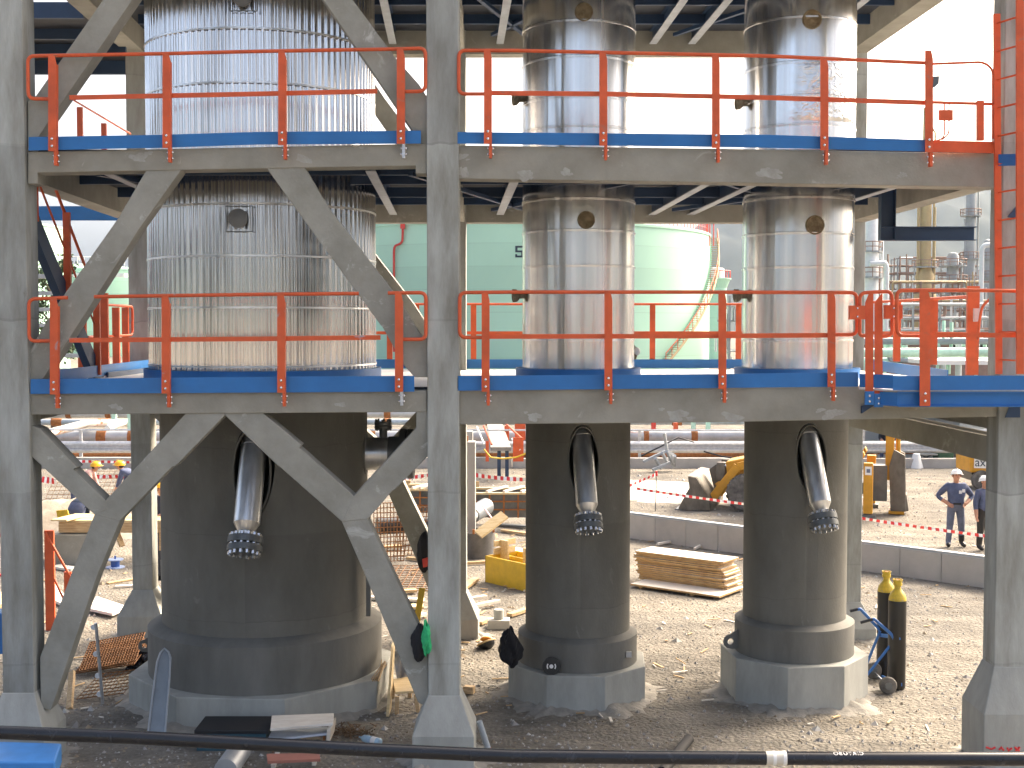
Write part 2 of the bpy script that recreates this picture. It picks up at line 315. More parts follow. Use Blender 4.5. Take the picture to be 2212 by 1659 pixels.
def T(name, label, cat, loc, group=None):
    o = bpy.data.objects.new(name, None); COL.objects.link(o); o.location = loc; o.empty_display_size = .2
    ROOTLOC[o] = Vector(loc); tag(o, label, cat, group); return o
def copy_tree(o, loc=None, parent=None, rz=None, scale=None):
    c = o.copy(); COL.objects.link(c)
    if parent is not None: c.parent = parent
    if loc is not None: c.location = loc
    if rz is not None: c.rotation_euler = (0, 0, rz)
    if scale is not None: c.scale = scale
    for ch in list(o.children): copy_tree(ch, None, c)
    return c
def fillet(pts, r, n=5):
    pts = [Vector(p) for p in pts]; out = [pts[0]]
    for i in range(1, len(pts)-1):
        a = (pts[i-1]-pts[i]); b = (pts[i+1]-pts[i]); q = min(r, a.length*.5, b.length*.5)
        p0 = pts[i]+a.normalized()*q; p1 = pts[i]+b.normalized()*q
        for k in range(n+1):
            t = k/n; out.append((1-t)**2*p0+2*t*(1-t)*pts[i]+t*t*p1)
    out.append(pts[-1]); return out
def rotz(a): return Matrix.Rotation(a, 3, 'Z')
# ================================================================== CONCRETE FRAME
SK = -.048
YC, YB, YR = 14.10, 14.15, 20.05
fr = T('concrete_gantry', 'grey cast concrete frame of columns, beams and diagonal braces round the three steel vessels', 'concrete frame', (0, 17, 0))
def pris(poly, Y, th, mb=None):
    return (mb or MB()).prism([W(x, y, Y) for x, y in poly], (SK*th, th, 0))
xl1 = XX(62, 830, YC); xc0 = XX(923, 830, YC); xc1 = XX(992, 830, YC); xr0 = XX(2154, 1080, YC)
FC = [(xl1-.355, xl1), (xc0, xc1), (xr0, xr0+.36)]
RX = [(XX(281, 900, YR), XX(325, 900, YR)), (XX(962, 900, YR), XX(1007, 900, YR)), (XX(1821, 900, YR), XX(1865, 900, YR))]
def column(x0, x1, y0, ztop, zfr, zbl, hw):
    c = (x0+x1)/2; d = x1-x0
    m = MB().bb((x0, y0, zfr-.05), (x1, y0+d, ztop)); o = m.build('column', CCOL, fr, bevel=.012)
    yc = y0+d/2; p = MB()
    e = d/2+.004
    A = [(c-e, yc-e, zfr), (c+e, yc-e, zfr), (c+e, yc+e, zfr), (c-e, yc+e, zfr)]
    B = [(c-hw, yc-hw, zbl), (c+hw, yc-hw, zbl), (c+hw, yc+hw, zbl), (c-hw, yc+hw, zbl)]
    C = [(c-hw, yc-hw, -.3), (c+hw, yc-hw, -.3), (c+hw, yc+hw, -.3), (c-hw, yc+hw, -.3)]
    fs = [(0,1,2,3)]
    for k in (0, 4):
        for i in range(4): fs.append((k+i, k+4+i, k+4+(i+1) % 4, k+(i+1) % 4))
    fs.append((8, 11, 10, 9)); p.add(A+B+C, fs)
    q = p.build('pedestal', PLIN, o, bevel=.012); return o
ROOTLOC_FIX = None
for (a, b), zf, zb in zip(FC, (ZZ(1496, YC), ZZ(1502, YC), ZZ(1440, YC)), (ZZ(1590, 13.93), ZZ(1592, 13.93), ZZ(1544, 13.93))): column(a, b, YC, 10.6, zf, zb, .35)
for (a, b), zf in zip(RX, (ZZ(1274, YR), ZZ(1280, YR), ZZ(1300, YR))): column(a, b, YR, 10.6, zf, zf-.40, .36)
# front beams
pris([(60,328),(922,310),(922,375),(898,375),(898,358),(81,373),(81,397),(60,397)], YB, .30).build('beam', CONC2, fr, bevel=.008)
pris([(986,314),(1560,321),(2160,332),(2160,405),(1560,394),(986,386)], YB, .30).build('beam', CONC2, fr, bevel=.008)
pris([(60,851),(922,844),(922,890),(60,896)], YB, .30).build('beam', CONC2, fr, bevel=.008)
pris([(986,843),(1560,838),(2160,831),(2160,900),(1560,912),(986,917)], YB, .30).build('beam', CONC2, fr, bevel=.008)
MB().bb((FC[0][1]-.02, YB, 9.3), (FC[1][0]+.02, YB+.3, 9.68)).build('beam', CONC2, fr)
MB().bb((FC[1][1]-.02, YB, 9.3), (FC[2][0]+.02, YB+.3, 9.68)).build('beam', CONC2, fr)
# rear beams
for za, zb in ((3.92, 4.27), (6.655, 7.0), (9.30, 9.68)):
    MB().bb((RX[0][1]-.01, YR+.04, za), (RX[1][0]+.01, YR+.32, zb)).build('beam', CONC2, fr)
    MB().bb((RX[1][1]-.01, YR+.04, za), (RX[2][0]+.01, YR+.32, zb)).build('beam', CONC2, fr)
# transverse beams
def tbeam(k, za, zb, w=.30, off=0.):
    xa = sum(FC[k])/2+off; xb = sum(RX[k])/2+off
    MB().bar((xa, YC+.34, (za+zb)/2), (xb, YR+.02, (za+zb)/2), w, zb-za).build('beam', CONC2, fr)
for k in range(3):
    tbeam(k, 6.66, 6.99); tbeam(k, 9.31, 9.67)
tbeam(0, 3.93, 4.26); tbeam(1, 3.93, 4.26); tbeam(2, 3.44, 3.74, .26, -.02); tbeam(2, 3.80, 3.93, .2, .10)
# braces (photo outlines on the plane of the frame)
BR = [
 ('a', [(64,918),(86,926),(166,1010),(158,1014),(229,1082),(232,1100),(205,1113),(64,982)], .012),
 ('b', [(229,1080),(402,892),(420,880),(486,880),(486,897),(378,1008),(372,1008),(258,1126),(205,1112)], .016),
 ('c', [(205,1108),(232,1095),(262,1112),(258,1128),(209,1246),(110,1534),(88,1530),(86,1420),(105,1372),(152,1244)], .020),
 ('d', [(486,880),(560,880),(570,894),(651,962),(646,967),(765,1072),(740,1128),(604,1008),(598,1004),(486,897)], .016),
 ('e', [(763,1073),(899,925),(899,884),(925,884),(925,985),(853,1058),(848,1060),(794,1122),(738,1127)], .012),
 ('f', [(738,1126),(765,1112),(794,1121),(850,1240),(925,1395),(925,1530),(903,1517),(790,1245)], .020),
 ('g', [(60,760),(82,726),(125,655),(256,470),(259,465),(319,362),(395,362),(300,495),(297,500),(125,770),(95,815),(60,852)], .012),
 ('h', [(572,358),(655,356),(689,415),(712,452),(853,635),(908,722),(925,735),(925,815),(896,815),(873,790),(826,706),(822,702),(613,415)], .012),
 ('i', [(60,218),(78,206),(222,0),(345,-175),(405,-175),(286,0),(240,66),(236,74),(105,262),(82,298),(60,328)], .012),
 ('j', [(698,0),(805,155),(910,310),(925,312),(925,213),(905,182),(852,122),(762,0),(650,-170),(585,-170)], .012),
]
for n, poly, dy in BR:
    pris(poly, YB+dy, .27).build('brace', CONC, fr, bevel=.008)
for n, poly, dy in BR:                                   # the same bracing in the rear frame
    P = []
    for x, y in poly:
        w = W(x, y, YB); P.append(Vector((-1.02+(w.x+.77)*1.008, YR+.03+dy, w.z)))
    MB().prism(P, (0, .27, 0)).build('brace', CONC, fr)
PLAS = mat('plaster_smear', (.30,.29,.255), .95, scale=7, col2=(.42,.415,.385), bump=.3); random.seed(31)
for (px, py, r) in ((1154,901,.06),(1463,897,.085),(1582,901,.075),(1798,894,.08),(736,874,.04),(250,879,.045),(1000,372,.06),(1135,378,.07),(1223,372,.05),(1660,375,.085),(1950,378,.04),(300,340,.07),(655,344,.06),(995,338,.05)):
    ph = [random.uniform(0, 6.3) for _ in range(5)]; sgn = random.choice((-1, 1))
    for qi, (q_, dx, dy) in enumerate(((1, 0, 0), (.45, random.uniform(-1.8, 1.8), random.uniform(-.6, .9)), (.3, random.uniform(-2.2, 2.2), random.uniform(-.9, .9)))):
        c = W(px, py, YB-.0015-.0012*qi); c.x += dx*r; c.z += dy*r; P = []; n_ = 40
        for k in range(n_):
            a = 2*math.pi*k/n_; q = r*q_*(1+.22*math.sin(2*a+ph[0])+.20*math.sin(3*a+ph[1])+.10*math.sin(5*a+ph[2])+.07*math.sin(9*a+ph[3]))
            P.append((c.x+q*1.25*math.cos(a)+sgn*.3*q*math.sin(a), c.y, c.z+q*.75*math.sin(a)))
        MB().prism(P, (0, .004, 0)).build('plaster_smear', PLAS, fr)
# ================================================================== VESSELS
YV = 17.05
def shell_with_hole(x, r, z0, z1, axis, c, rad, n=96):
    """closed thick shell with an oval opening where the slanted nozzle leaves it"""
    m = MB(); prof = [(r, z0), (r, z1), (r-.05, z1), (r-.05, z0)]
    k = len(prof); vs = []
    for (rr, z) in prof:
        for j in range(n):
            a = 2*math.pi*j/n; vs.append((x+rr*math.cos(a), YV+rr*math.sin(a), z))
    fs = [(i*n+j, i*n+(j+1) % n, ((i+1) % k)*n+(j+1) % n, ((i+1) % k)*n+j) for i in range(k) for j in range(n)]
    m.add(vs, fs)
    a = m.build('tmp', SKIRT)
    cu = MB(); A = Vector(axis).normalized(); cu.lathe(Vector(c)-A*1.0, [(rad, 0), (rad, 1.45)], 40, axis=A); b = cu.build('tmp', SKIRT)
    md = a.modifiers.new('b', 'BOOLEAN'); md.object = b; md.operation = 'DIFFERENCE'; md.solver = 'EXACT'
    dg = bpy.context.evaluated_depsgraph_get(); me = bpy.data.meshes.new_from_object(a.evaluated_get(dg))
    L0 = ROOTLOC[a].copy()
    out = MB(); out.v = [v.co+L0 for v in me.vertices]; out.f = [tuple(p.vertices) for p in me.polygons]; out.mi = [0]*len(out.f)
    bpy.data.objects.remove(a); bpy.data.objects.remove(b)
    return out
def seam(x, r, z, h=.012, n=96): return MB().lathe((x, YV, z), [(r, -h), (r+.006, -h*.6), (r+.006, h*.6), (r, h)], n, caps=False)
def flange(mb, c, A, r, th):
    A = Vector(A).normalized(); mb.lathe(c, [(r*.3, 0), (r, 0), (r, th), (r*.3, th)], 28, caps=True, axis=A)
def slant_nozzle(root, x, r, zc, dx, pr, fl_r, s=1.0):
    A = Vector((dx, -.406, -.914)).normalized(); C0 = Vector((x, YV-r, zc))
    nz = MB().lathe(C0, [(pr, -.75), (pr, .58*s), (pr*.62, .68*s), (pr*.62, .76*s)], 32, axis=A).build('drain_nozzle', PIPE, root, smooth=18)
    MB().lathe(C0, [(pr+.003, -.36), (pr+.008, -.355), (pr+.008, -.345), (pr+.003, -.34)], 32, caps=False, axis=A).build('weld_band', GALV, nz)
    m = MB(); flange(m, C0+A*.74*s, A, fl_r, .075*s); flange(m, C0+A*.835*s, A, fl_r, .07*s)
    m.lathe(C0+A*.81*s, [(fl_r*.6, 0), (fl_r*.6, .03*s)], 20, axis=A); m.build('flange', DGRY, nz, smooth=35, bevel=.004)
    b = MB(); q = A.to_track_quat('Z', 'Y').to_matrix()
    for k in range(14):
        a = 2*math.pi*(k+.5)/14; p = C0+q @ Vector((fl_r*.82*math.cos(a), fl_r*.82*math.sin(a), 0))
        b.tube([p+A*.705*s, p+A*.945*s], .019*s+.004, 6)
    b.build('bolts', BOLT, nz, smooth=35)
    # sleeve lip round the opening
    lip = []; R2 = r+.004
    for k in range(49):
        a = 2*math.pi*k/48; u = (pr*1.42)*math.cos(a); w = (pr*1.42)*math.sin(a)/.406*.93
        uu = x+dx*(-w*.5)+u
        off = max(-.98, min(.98, (uu-x)/R2)); lip.append((uu, YV-R2*math.sqrt(1-off*off), zc+w))
    MB().tube(lip, .013, 6, caps=False).build('sleeve_lip', SKRING, root, smooth=40)
def oct_pts(x, ap, z, rot):
    R0 = ap/math.cos(math.pi/8); return [(x+R0*math.cos(rot+math.pi/8+k*math.pi/4), YV+R0*math.sin(rot+math.pi/8+k*math.pi/4), z) for k in range(8)]
def plinth(x, ap, z1, rot, label):
    m = MB(); m.prism(oct_pts(x, ap, z1, rot), (0, 0, -z1-.3)); m.build('octagonal_plinth', PLIN, bevel=.012, label=label, cat='plinth', group='octagonal plinths under the vessels')
def vessel(name, label, px_up, ru, px_lo, rl, px_ri, rr, zr0, zr1, zch, rings_y, frY, clad):
    xu = XX(px_up, 690, YV); xl = XX(px_lo, 1050, YV); xr = XX(px_ri, 1430, YV)
    x = xl
    root = T(name, label, 'vessel', (x, YV, zr0), 'steel clad vessels standing in the frame')
    return root, x
zR = lambda y, rr: ZZ(y, YV-rr)
# --- big corrugated vessel
XB = XX(573, 1000, YV); RB, RBL, RBR = 1.49, 1.38, 1.565
big = T('process_vessel', 'widest vessel, clad in corrugated silver sheet above a dark skirt', 'vessel', (XB, YV, .45), 'clad vessels standing in the concrete frame')
n = 100*10; prof = []
m = MB(); rows = [4.40, 5.5, 6.6, 7.7, 8.8, 10.9]; vs = []
for z in rows:
    for j in range(n):
        a = 2*math.pi*j/n; rr = RB+.0215*max(-.8, min(.8, 1.2*math.sin(100*a)))
        vs.append((XB+rr*math.cos(a), YV+rr*math.sin(a), z))
m.add(vs, [(i*n+j, i*n+(j+1) % n, (i+1)*n+(j+1) % n, (i+1)*n+j) for i in range(len(rows)-1) for j in range(n)])
m.build('corrugated_cladding', CORR, big, smooth=50)
for y in (439, 552, 664, 793, 60, 177, 292):
    zz = zR(y, RB)
    MB().lathe((XB, YV, zz), [(RB+.012, -.011), (RB+.024, -.011), (RB+.024, .011), (RB+.012, .011)], 180, caps=False).build('cladding_strap', PIPE, big, smooth=30)
zb0, zb1, zb2 = zR(1504, RBR), zR(1401, RBR), zR(1379, RBL)
A = Vector((-.03, -.406, -.914)).normalized(); zcB = 3.18
shell_with_hole(XB, RBL, zb1-.05, 4.2, A, (XB+.12, YV-RBL, zcB), .26).build('skirt', SKIRT, big, smooth=35)
slant_nozzle(big, XB+.10, RBL, zcB, -.015, .165, .215, 1.12)
MB().lathe((XB, YV, 0), [(RBR, zb0), (RBR, zb1), (RBL+.003, zb2)], 96).build('base_ring', SKRING, big, smooth=35)
# lifting lug on its left side
def lug(root, x, r, zc, ang, s=1.0):
    d = Vector((math.cos(ang), math.sin(ang), 0)); t = Vector((-d.y, d.x, 0)); c = Vector((x, YV, zc))+d*r
    pts = []
    for k in range(13):
        a = -math.pi/2+math.pi*k/12; pts.append(c+d*(.09*s+.085*s*math.cos(a))+Vector((0, 0, .085*s*math.sin(a))))
    pts = [c-d*.03+Vector((0, 0, -.085*s))]+pts+[c-d*.03+Vector((0, 0, .16*s))]
    hole = [c+d*.09*s+Vector((.0, 0, 0))+d*(.038*s*math.cos(2*math.pi*k/12))+Vector((0, 0, .038*s*math.sin(2*math.pi*k/12))) for k in range(12)]
    m = MB(); n0 = len(pts); 
    # plate with a round hole: bridge outer loop to the hole loop
    out = []
    for k in range(12):
        h = hole[k]-(c+d*.09*s); a = math.atan2(h.z, h.dot(d))
        if abs(a) <= math.pi/2+.01: q = c+d*(.09*s+.085*s*math.cos(a))+Vector((0, 0, .085*s*math.sin(a)))
        else: q = c-d*.03+Vector((0, 0, (.16 if a > 0 else -.085)*s*(1 if abs(a) < 2.9 else .3)))
        out.append(q)
    th = t*.03; vs = out+hole+[p+th for p in out]+[p+th for p in hole]; fs = []
    for k in range(12):
        j = (k+1) % 12
        fs += [(k, j, 12+j, 12+k), (24+k, 36+k, 36+j, 24+j), (k, 24+k, 24+j, j), (12+k, 12+j, 36+j, 36+k)]
    m.add(vs, fs); m.build('lifting_lug', SKRING, root)
lug(big, XB, RBR, ZZ(1392, YV), R(182), 1.0)
# inspection plate and blind flange on the cladding
def hand_hole(root, x, r, px, y, s):
    c = W(px, y, YV-r); f = MB()
    h, w = .155*s, .165*s
    for a, b in (((-w, -h), (w, -h)), ((w, -h), (w, h)), ((w, h), (-w, h)), ((-w, h), (-w, -h))):
        f.bar((c.x+a[0], c.y-.03, c.z+a[1]), (c.x+b[0], c.y-.03, c.z+b[1]), .009, .009, (0, 1, 0))
    o = f.build('inspection_frame', DGRY, root)
    d = MB(); d.lathe((c.x, c.y-.02, c.z), [(.06, 0), (.06, .06), (.118, .06), (.118, .10), (.03, .115)], 24, axis=(0, -1, 0))
    for k in range(8):
        a = 2*math.pi*k/8; d.tube([(c.x+.098*math.cos(a), c.y-.13, c.z+.098*math.sin(a)), (c.x+.098*math.cos(a), c.y-.1, c.z+.098*math.sin(a))], .016, 6)
    d.build('blind_flange', mat('grey_flange', (.20,.21,.22), .5, .3, var=.1), o, smooth=35)
hand_hole(big, XB, RB, 518, 473, 1.0); hand_hole(big, XB, RB, 527, -3, 1.0)
# side nozzle with upright valve stub on the right of the skirt
zN = ZZ(980, YV); xN = XB+RBL
nz = MB().lathe((xN-.12, YV, zN), [(.225, 0), (.225, .46)], 32, axis=(1, 0, 0)).build('side_nozzle', PIPE, big, smooth=35)
MB().lathe((xN-.10, YV, zN), [(.29, 0), (.29, .10)], 32, axis=(1, 0, 0)).build('nozzle_collar', SKRING, nz, smooth=35)
f2 = MB(); f2.lathe((xN+.30, YV, zN), [(.235, 0), (.235, .16), (.34, .16), (.34, .24), (.30, .25), (.34, .26), (.34, .34), (.1, .36)], 32, axis=(1, 0, 0))
xS = XX(828, 930, YV); f2.tube([(xS, YV, zN+.1), (xS, YV, ZZ(922, YV))], .055, 12)
f2.lathe((xS, YV, ZZ(925, YV)), [(.04, 0), (.12, 0), (.12, .035), (.10, .04), (.12, .05), (.12, .085), (.03, .09)], 20)
for k in range(8):
    a = 2*math.pi*k/8; f2.tube([(xS+.1*math.cos(a), YV+.1*math.sin(a), ZZ(925, YV)-.03), (xS+.1*math.cos(a), YV+.1*math.sin(a), ZZ(925, YV)+.125)], .014, 5)
f2.build('valve_flange', DGRY, nz, smooth=35)
MB().bb((XX(796, 1150, YV-.3)-.02, YV-.45, 1.15), (XX(800, 1150, YV-.3)+.012, YV-.35, 2.9)).build('angle_strip', SKRING, big)
plinth(XB-.02, 1.66, zb0, R(-90-4), 'largest pale octagonal concrete plinth, under the corrugated vessel')
# --- two smooth vessels
def smooth_vessel(label, pu, ru, pl, rl, pr_, rr, seams, y0, y1, y2, hole, dxn, zc, holes, stubs, plab, rot):
    xu, xl, xr = XX(pu, 690, YV), XX(pl, 1050, YV), XX(pr_, 1420, YV); x = (xu+xl+xr)/3
    root = T('process_vessel', label, 'vessel', (x, YV, zR(y0, rr)), 'clad vessels standing in the concrete frame')
    z0, z1, z2 = zR(y0, rr), zR(y1, rr), zR(y2, rl)
    prof = [(ru, 4.40)]
    for y in sorted(seams, reverse=True):
        z = zR(y, ru); prof += [(ru, z-.020), (ru+.009, z-.018), (ru+.010, z+.006), (ru-.014, z+.009), (ru-.014, z+.016), (ru, z+.02)]
    prof.append((ru, 10.9))
    MB().lathe((x, YV, 0), prof, 128, caps=False).build('cladding', STL2 if pu > 1500 else STL, root, smooth=60)
    nr = MB(); 
    for y in seams:
        for k in range(9):
            a = R(-172+k*20.5); nr.ball((x+(ru+.006)*math.cos(a), YV+(ru+.006)*math.sin(a), zR(y, ru)), .010, 6)
    nr.build('cladding_screws', BOLT, root, smooth=60)
    z9 = zR(570, ru); MB().bb((x-.03+.02*math.sin(x), YV-ru-.008, 4.45), (x-.018+.02*math.sin(x), YV-ru+.03, z9)).build('lap_joint', STL, root)
    A = Vector((dxn, -.406, -.914)).normalized(); xc = XX(hole, 1000, YV-rl)
    shell_with_hole(x, rl, z1-.05, 4.2, A, (xc, YV-rl+.01, zc), .205).build('skirt', SKIRT, root, smooth=35)
    slant_nozzle(root, xc, rl, zc, dxn, .142, .186)
    MB().lathe((x, YV, 0), [(rr, z0), (rr, z1), (rl+.003, z2)], 96).build('base_ring', SKRING, root, smooth=35)
    for (px, py, pr) in holes:
        c = W(px, py, YV-ru); off = (c.x-x)/ru; c.y = YV-ru*math.sqrt(1-off*off); d = Vector((c.x-x, c.y-YV, 0)).normalized()
        h = MB().lathe(c-d*.04, [(pr, 0), (pr, .055), (pr*.86, .06), (pr*.80, .046), (pr*.3, .040)], 24, axis=d).build('insulated_stub', BRN, root, smooth=50)
    for (px, py) in stubs:
        c = W(px, py, YV); m = MB(); m.lathe((x-ru*.95, YV-.1, c.z), [(.045, 0), (.045, .08), (.06, .09), (.085, .12), (.09, .17), (.075, .175), (.04, .16)], 18, axis=(-1, -.15, -.05)).build('side_stub', BRN, root, smooth=50)
    plinth(x-.005, .915, z0, rot, plab)
    return root, x, z0, z1
mid, XM, zm0, zm1 = smooth_vessel('smooth silver vessel just right of the central concrete column', 1247.5, .755, 1248, .71, 1249, .81,
    (427, 496, 573, 734, 42, 120, 207, 271), 1456, 1394, 1380, 1261, .05, 3.24, [(1266, 475, .115), (1261, 26, .118)], [(1116, 638), (1116, 216)],
    'octagonal plinth under the middle vessel, with the black disc leaning above it', R(-90-4))
rgt, XRV, zr0_, zr1_ = smooth_vessel('smooth silver vessel farthest right, beside the gas bottles', 1722, .735, 1720, .69, 1712, .80,
    (424, 502, 576, 736, 34, 132, 205, 267), 1436, 1366, 1352, 1754, .09, 3.26, [(1760, 486, .125), (1754, 42, .125)], [(1590, 638), (1588, 225)],
    'octagonal plinth under the right hand vessel, with no disc or bags on it', R(-90+6))
lug(rgt, XRV, .80, ZZ(1380, YV), R(188), 1.15)
MB().bb((XM+.62, YV-.55, zm0+.15), (XM+.69, YV-.50, zm0+.22)).build('name_plate', GALV, mid)
MB().ball(W(1374, 759, YV+.3), .060, 16).build('gauge_cap', WHITE, mid, smooth=80)
MB().lathe((XM+.765, YV+.3, 4.55), [(.05, 0), (.065, .05), (.045, .1), (.05, .16), (.03, .2)], 12).build('gauge_bracket', BRN, mid, smooth=50)
# ================================================================== STEEL PLATFORMS
def platform(label, z, ztoe, ibeams, zf, front_toe):
    root = T('steel_platform', label, 'platform', (0, 17.2, z), 'blue steel platforms at three heights')
    xa, xb = FC[0][1]-.25, FC[2][0]+.2
    d = MB(); y0, y1 = YB+.31, YR+.35
    P = [(xa+.02, y0, z), (xb, y0, z), (xb+SK*(y1-y0)*.5, y1, z), (xa+SK*(y1-y0), y1, z)]
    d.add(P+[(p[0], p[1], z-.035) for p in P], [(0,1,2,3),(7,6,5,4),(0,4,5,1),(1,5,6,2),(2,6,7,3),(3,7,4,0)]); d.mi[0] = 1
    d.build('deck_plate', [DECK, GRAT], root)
    for xr in ibeams:
        a = Vector((xr-SK*5.5, y0+.02, 0)); b = Vector((xr, YR+.02, 0)); m = MB()
        m.bar(a+Vector((0, 0, z-.14)), b+Vector((0, 0, z-.14)), .012, .19); m.bar(a+Vector((0, 0, z-.045)), b+Vector((0, 0, z-.045)), .11, .016)
        o = m.build('floor_beam', BLUED, root)
        MB().bar(a+Vector((0, 0, z-.242)), b+Vector((0, 0, z-.242)), .115, .014).build('lower_flange', GALVL, o)  # flange paler than its web: the sky light on it is in the colour
    for yy in (15.3, 16.3, 17.9, 19.0):
        MB().bar((xa+.1, yy, z-.12), (xb-.3, yy, z-.12), .05, .14).build('cross_beam', BLUED, root)
    for (a, b) in (((-4.9, 15.0), (-3.2, 19.8)), ((-1.2, 15), (.2, 19.6)), ((-.3, 19.6), (1.9, 15.)), ((2.2, 15.), (4.6, 19.6)), ((2.5, 19.6), (4.9, 15.2))):
        MB().bar((a[0], a[1], z-.21), (b[0], b[1], z-.21), .06, .05).build('wind_brace', BLUED, root)
    for poly in front_toe:
        MB().prism([W(x, y, 14.10) for x, y in poly], (0, .012, 0)).build('toe_plate', BLUE, root)
    return root
IB = [-4.95, -1.88, -.19, 2.22, 2.83, 4.7]
zL1 = 4.31
p1 = platform('lowest blue steel platform, level with the collars at the feet of the cladding', zL1, 4.47, IB, 0,
  [[(66,819),(553,814),(895,812),(895,846),(553,848),(66,851)], [(988,812),(1560,808),(1854,804),(1854,835),(1560,838),(988,844)]])
p2 = platform('middle blue steel platform, above the lower row of round cladding stubs', 7.02, 7.2, IB, 0,
  [[(62,296),(352,291),(553,285),(909,282),(909,310),(553,312),(350,319),(62,325)], [(988,285),(1659,291),(1999,302),(1999,327),(1659,319),(988,310)]])
p3 = platform('topmost steel platform, its dark underside cut by the photo edge', 9.70, 9.9, IB, 0, [])
MB().prism([W(x, y, 14.09) for x, y in [(2014,303),(2147,306),(2147,331),(2014,328)]], (0, .012, 0)).build('toe_plate', ORNG, p2)
# rear and side toe plates, collars on the lowest deck
MB().bb((RX[0][0]+.1, YR+.34, zL1+.02), (RX[2][1]-.1, YR+.352, zL1+.165)).build('toe_plate', BLUE, p1)
MB().bar((FC[0][1]+.02, YB+.33, zL1+.10), (RX[0][1]+.06, YR-.1, zL1+.10), .012, .15).build('toe_plate', BLUE, p1)
MB().bar((FC[2][0]-.25, YB+.9, zL1+.10), (RX[2][1]+.05, YR-.1, zL1+.10), .012, .15).build('toe_plate', BLUE, p1)
for x, r in ((XB, 1.575), (XM, .845), (XRV, .835)):
    MB().lathe((x, YV, zL1), [(r-.012, 0), (r, 0), (r, .14), (r-.012, .14)], 96, caps=False).build('collar', BLUE, p1, smooth=35)
    MB().lathe((x, YV, 7.02), [(r-.012, 0), (r, 0), (r, .12), (r-.012, .12)], 96, caps=False).build('collar', BLUE, p2, smooth=35)
# side extension of the lowest platform round the ladder
ex = T('ladder_landing', 'blue steel landing with channel edge at the foot of the orange ladder', 'landing', (W(2070, 843, 13.72).x, 13.9, 4.13))
YE = 13.70
MB().prism([W(x, y, YE) for x, y in [(1929,812),(2260,811),(2260,842),(1929,843)]], (0, .012, 0)).build('toe_plate', BLUE, ex)
xe0 = XX(1929, 830, YE); xe1 = XX(2262, 830, YE); xa0 = XX(1856, 820, YB-.03)
MB().add([(xa0, YB-.04, 4.325), (xe0, YE, 4.325), (xe0, YE, 4.475), (xa0, YB-.04, 4.475)], [(0,1,2,3)]).build('toe_plate', BLUE, ex)
MB().prism([(xa0, YB-.03, 4.318), (xe0, YE+.014, 4.318), (xe1, YE+.014, 4.318), (xe1, YB-.02, 4.318)], (0, 0, -.02)).build('deck_plate', GRAT, ex)
c = MB(); z1c = ZZ(848, YE); z0c = ZZ(877, YE)
c.bb((xe0+.06, YE+.03, z0c), (xe1, YE+.04, z1c)); c.bb((xe0+.06, YE-.02, z0c-.008), (xe1, YE+.04, z0c)); c.bb((xe0+.06, YE-.02, z1c), (xe1, YE+.04, z1c+.008))
c.bar((xa0+.08, YB-.06, (z0c+z1c)/2), (xe0+.06, YE+.03, (z0c+z1c)/2), .01, z1c-z0c); c.bar((xa0+.08, YB-.06, z0c), (xe0+.06, YE+.03, z0c), .06, .008)
c.build('edge_channel', BLUE, ex)
for pts in ([(1862,893),(1862,877),(1890,868),(1900,868)], [(2171,902),(2180,880),(2204,878),(2204,902)]):
    MB().prism([W(x, y, YB-.06) for x, y in pts], (0, .05, 0)).build('support_bracket', BLUED, ex)
# ================================================================== GUARDRAILS
def rail_tube(path, Y, r=.0205): return MB().tube(fillet([W(x, y, Y) for x, y in path], .075), r, 8)
def posts(root, lst, Y, side=1, tab=True, wpx=17, col=ORNG):
    for (x, yt, yb) in lst:
        a = W(x, yt, Y); b = W(x, yb, Y); w = wpx/193/2; m = MB()
        m.prism([(a.x-w+.0, Y-.02, a.z), (a.x+w*.55, Y-.02, a.z), (a.x+w, Y-.02, a.z-.09), (b.x+w, Y-.02, b.z), (b.x-w, Y-.02, b.z)], (0, .012, 0))
        xx = (a.x+w) if side > 0 else (a.x-w); x2 = (b.x+w) if side > 0 else (b.x-w)
        m.prism([(xx-.01, Y-.007, a.z-.09), (x2-.01, Y-.007, b.z), (x2-.01, Y+.05, b.z), (xx-.01, Y+.05, a.z-.09)], (.009, 0, 0))
        p = m.build('post', col, root)
        q = MB()
        for dz in (.055, .135): q.ball((b.x, Y-.022, b.z+dz), (.017, .012, .017), 8)
        if tab:
            t = MB().bb((b.x+w-.03, Y-.012, b.z-.155), (b.x+w, Y+.055, b.z+.01)).build('fixing_tab', col if x not in (862, 117, 358, 866) else GALV, p)
            for dz in (.045, .11):
                for dx in (-.038, .012): q.ball((b.x+w+dx-.003, Y+.03, b.z-dz), (.016, .02, .016), 8)
        q.build('bolts', BOLT, p, smooth=60)
def flat(path, Y, h=.052): 
    m = MB(); P = [W(x, y, Y) for x, y in path]
    for a, b in zip(P, P[1:]): m.bar(a, b, .010, h, (0, 0, 1))
    return m
def guard(label, loc): return T('guardrail', label, 'guardrail', loc, 'orange guardrails along the platform edges')
Yr = 14.075
g = guard('orange guardrail with bare metal patches, low in front of the corrugated vessel', W(490, 850, Yr))
for path in ([(146,643),(62,646),(63,737),(117,736)], [(204,641),(553,636),(775,634)], [(838,633),(920,632),(920,733),(864,733)]): rail_tube(path, Yr).build('top_rail', ORNGW, g, smooth=50)
flat([(150,735),(553,732),(822,729)], Yr+.012).build('mid_rail', ORNGW, g)
posts(g, [(117.5,644,852), (358.5,638,850), (608,635,848), (862,633,846)], Yr-.03, col=ORNGW)
g = guard('orange guardrail in front of the two smooth vessels, beside the clamped gate', W(1420, 840, Yr))
rail_tube([(1046,729),(993,729),(993,632),(1106,631),(1500,631),(1851,632),(1851,723),(1800,723)], Yr).build('top_rail', ORNG, g, smooth=50)
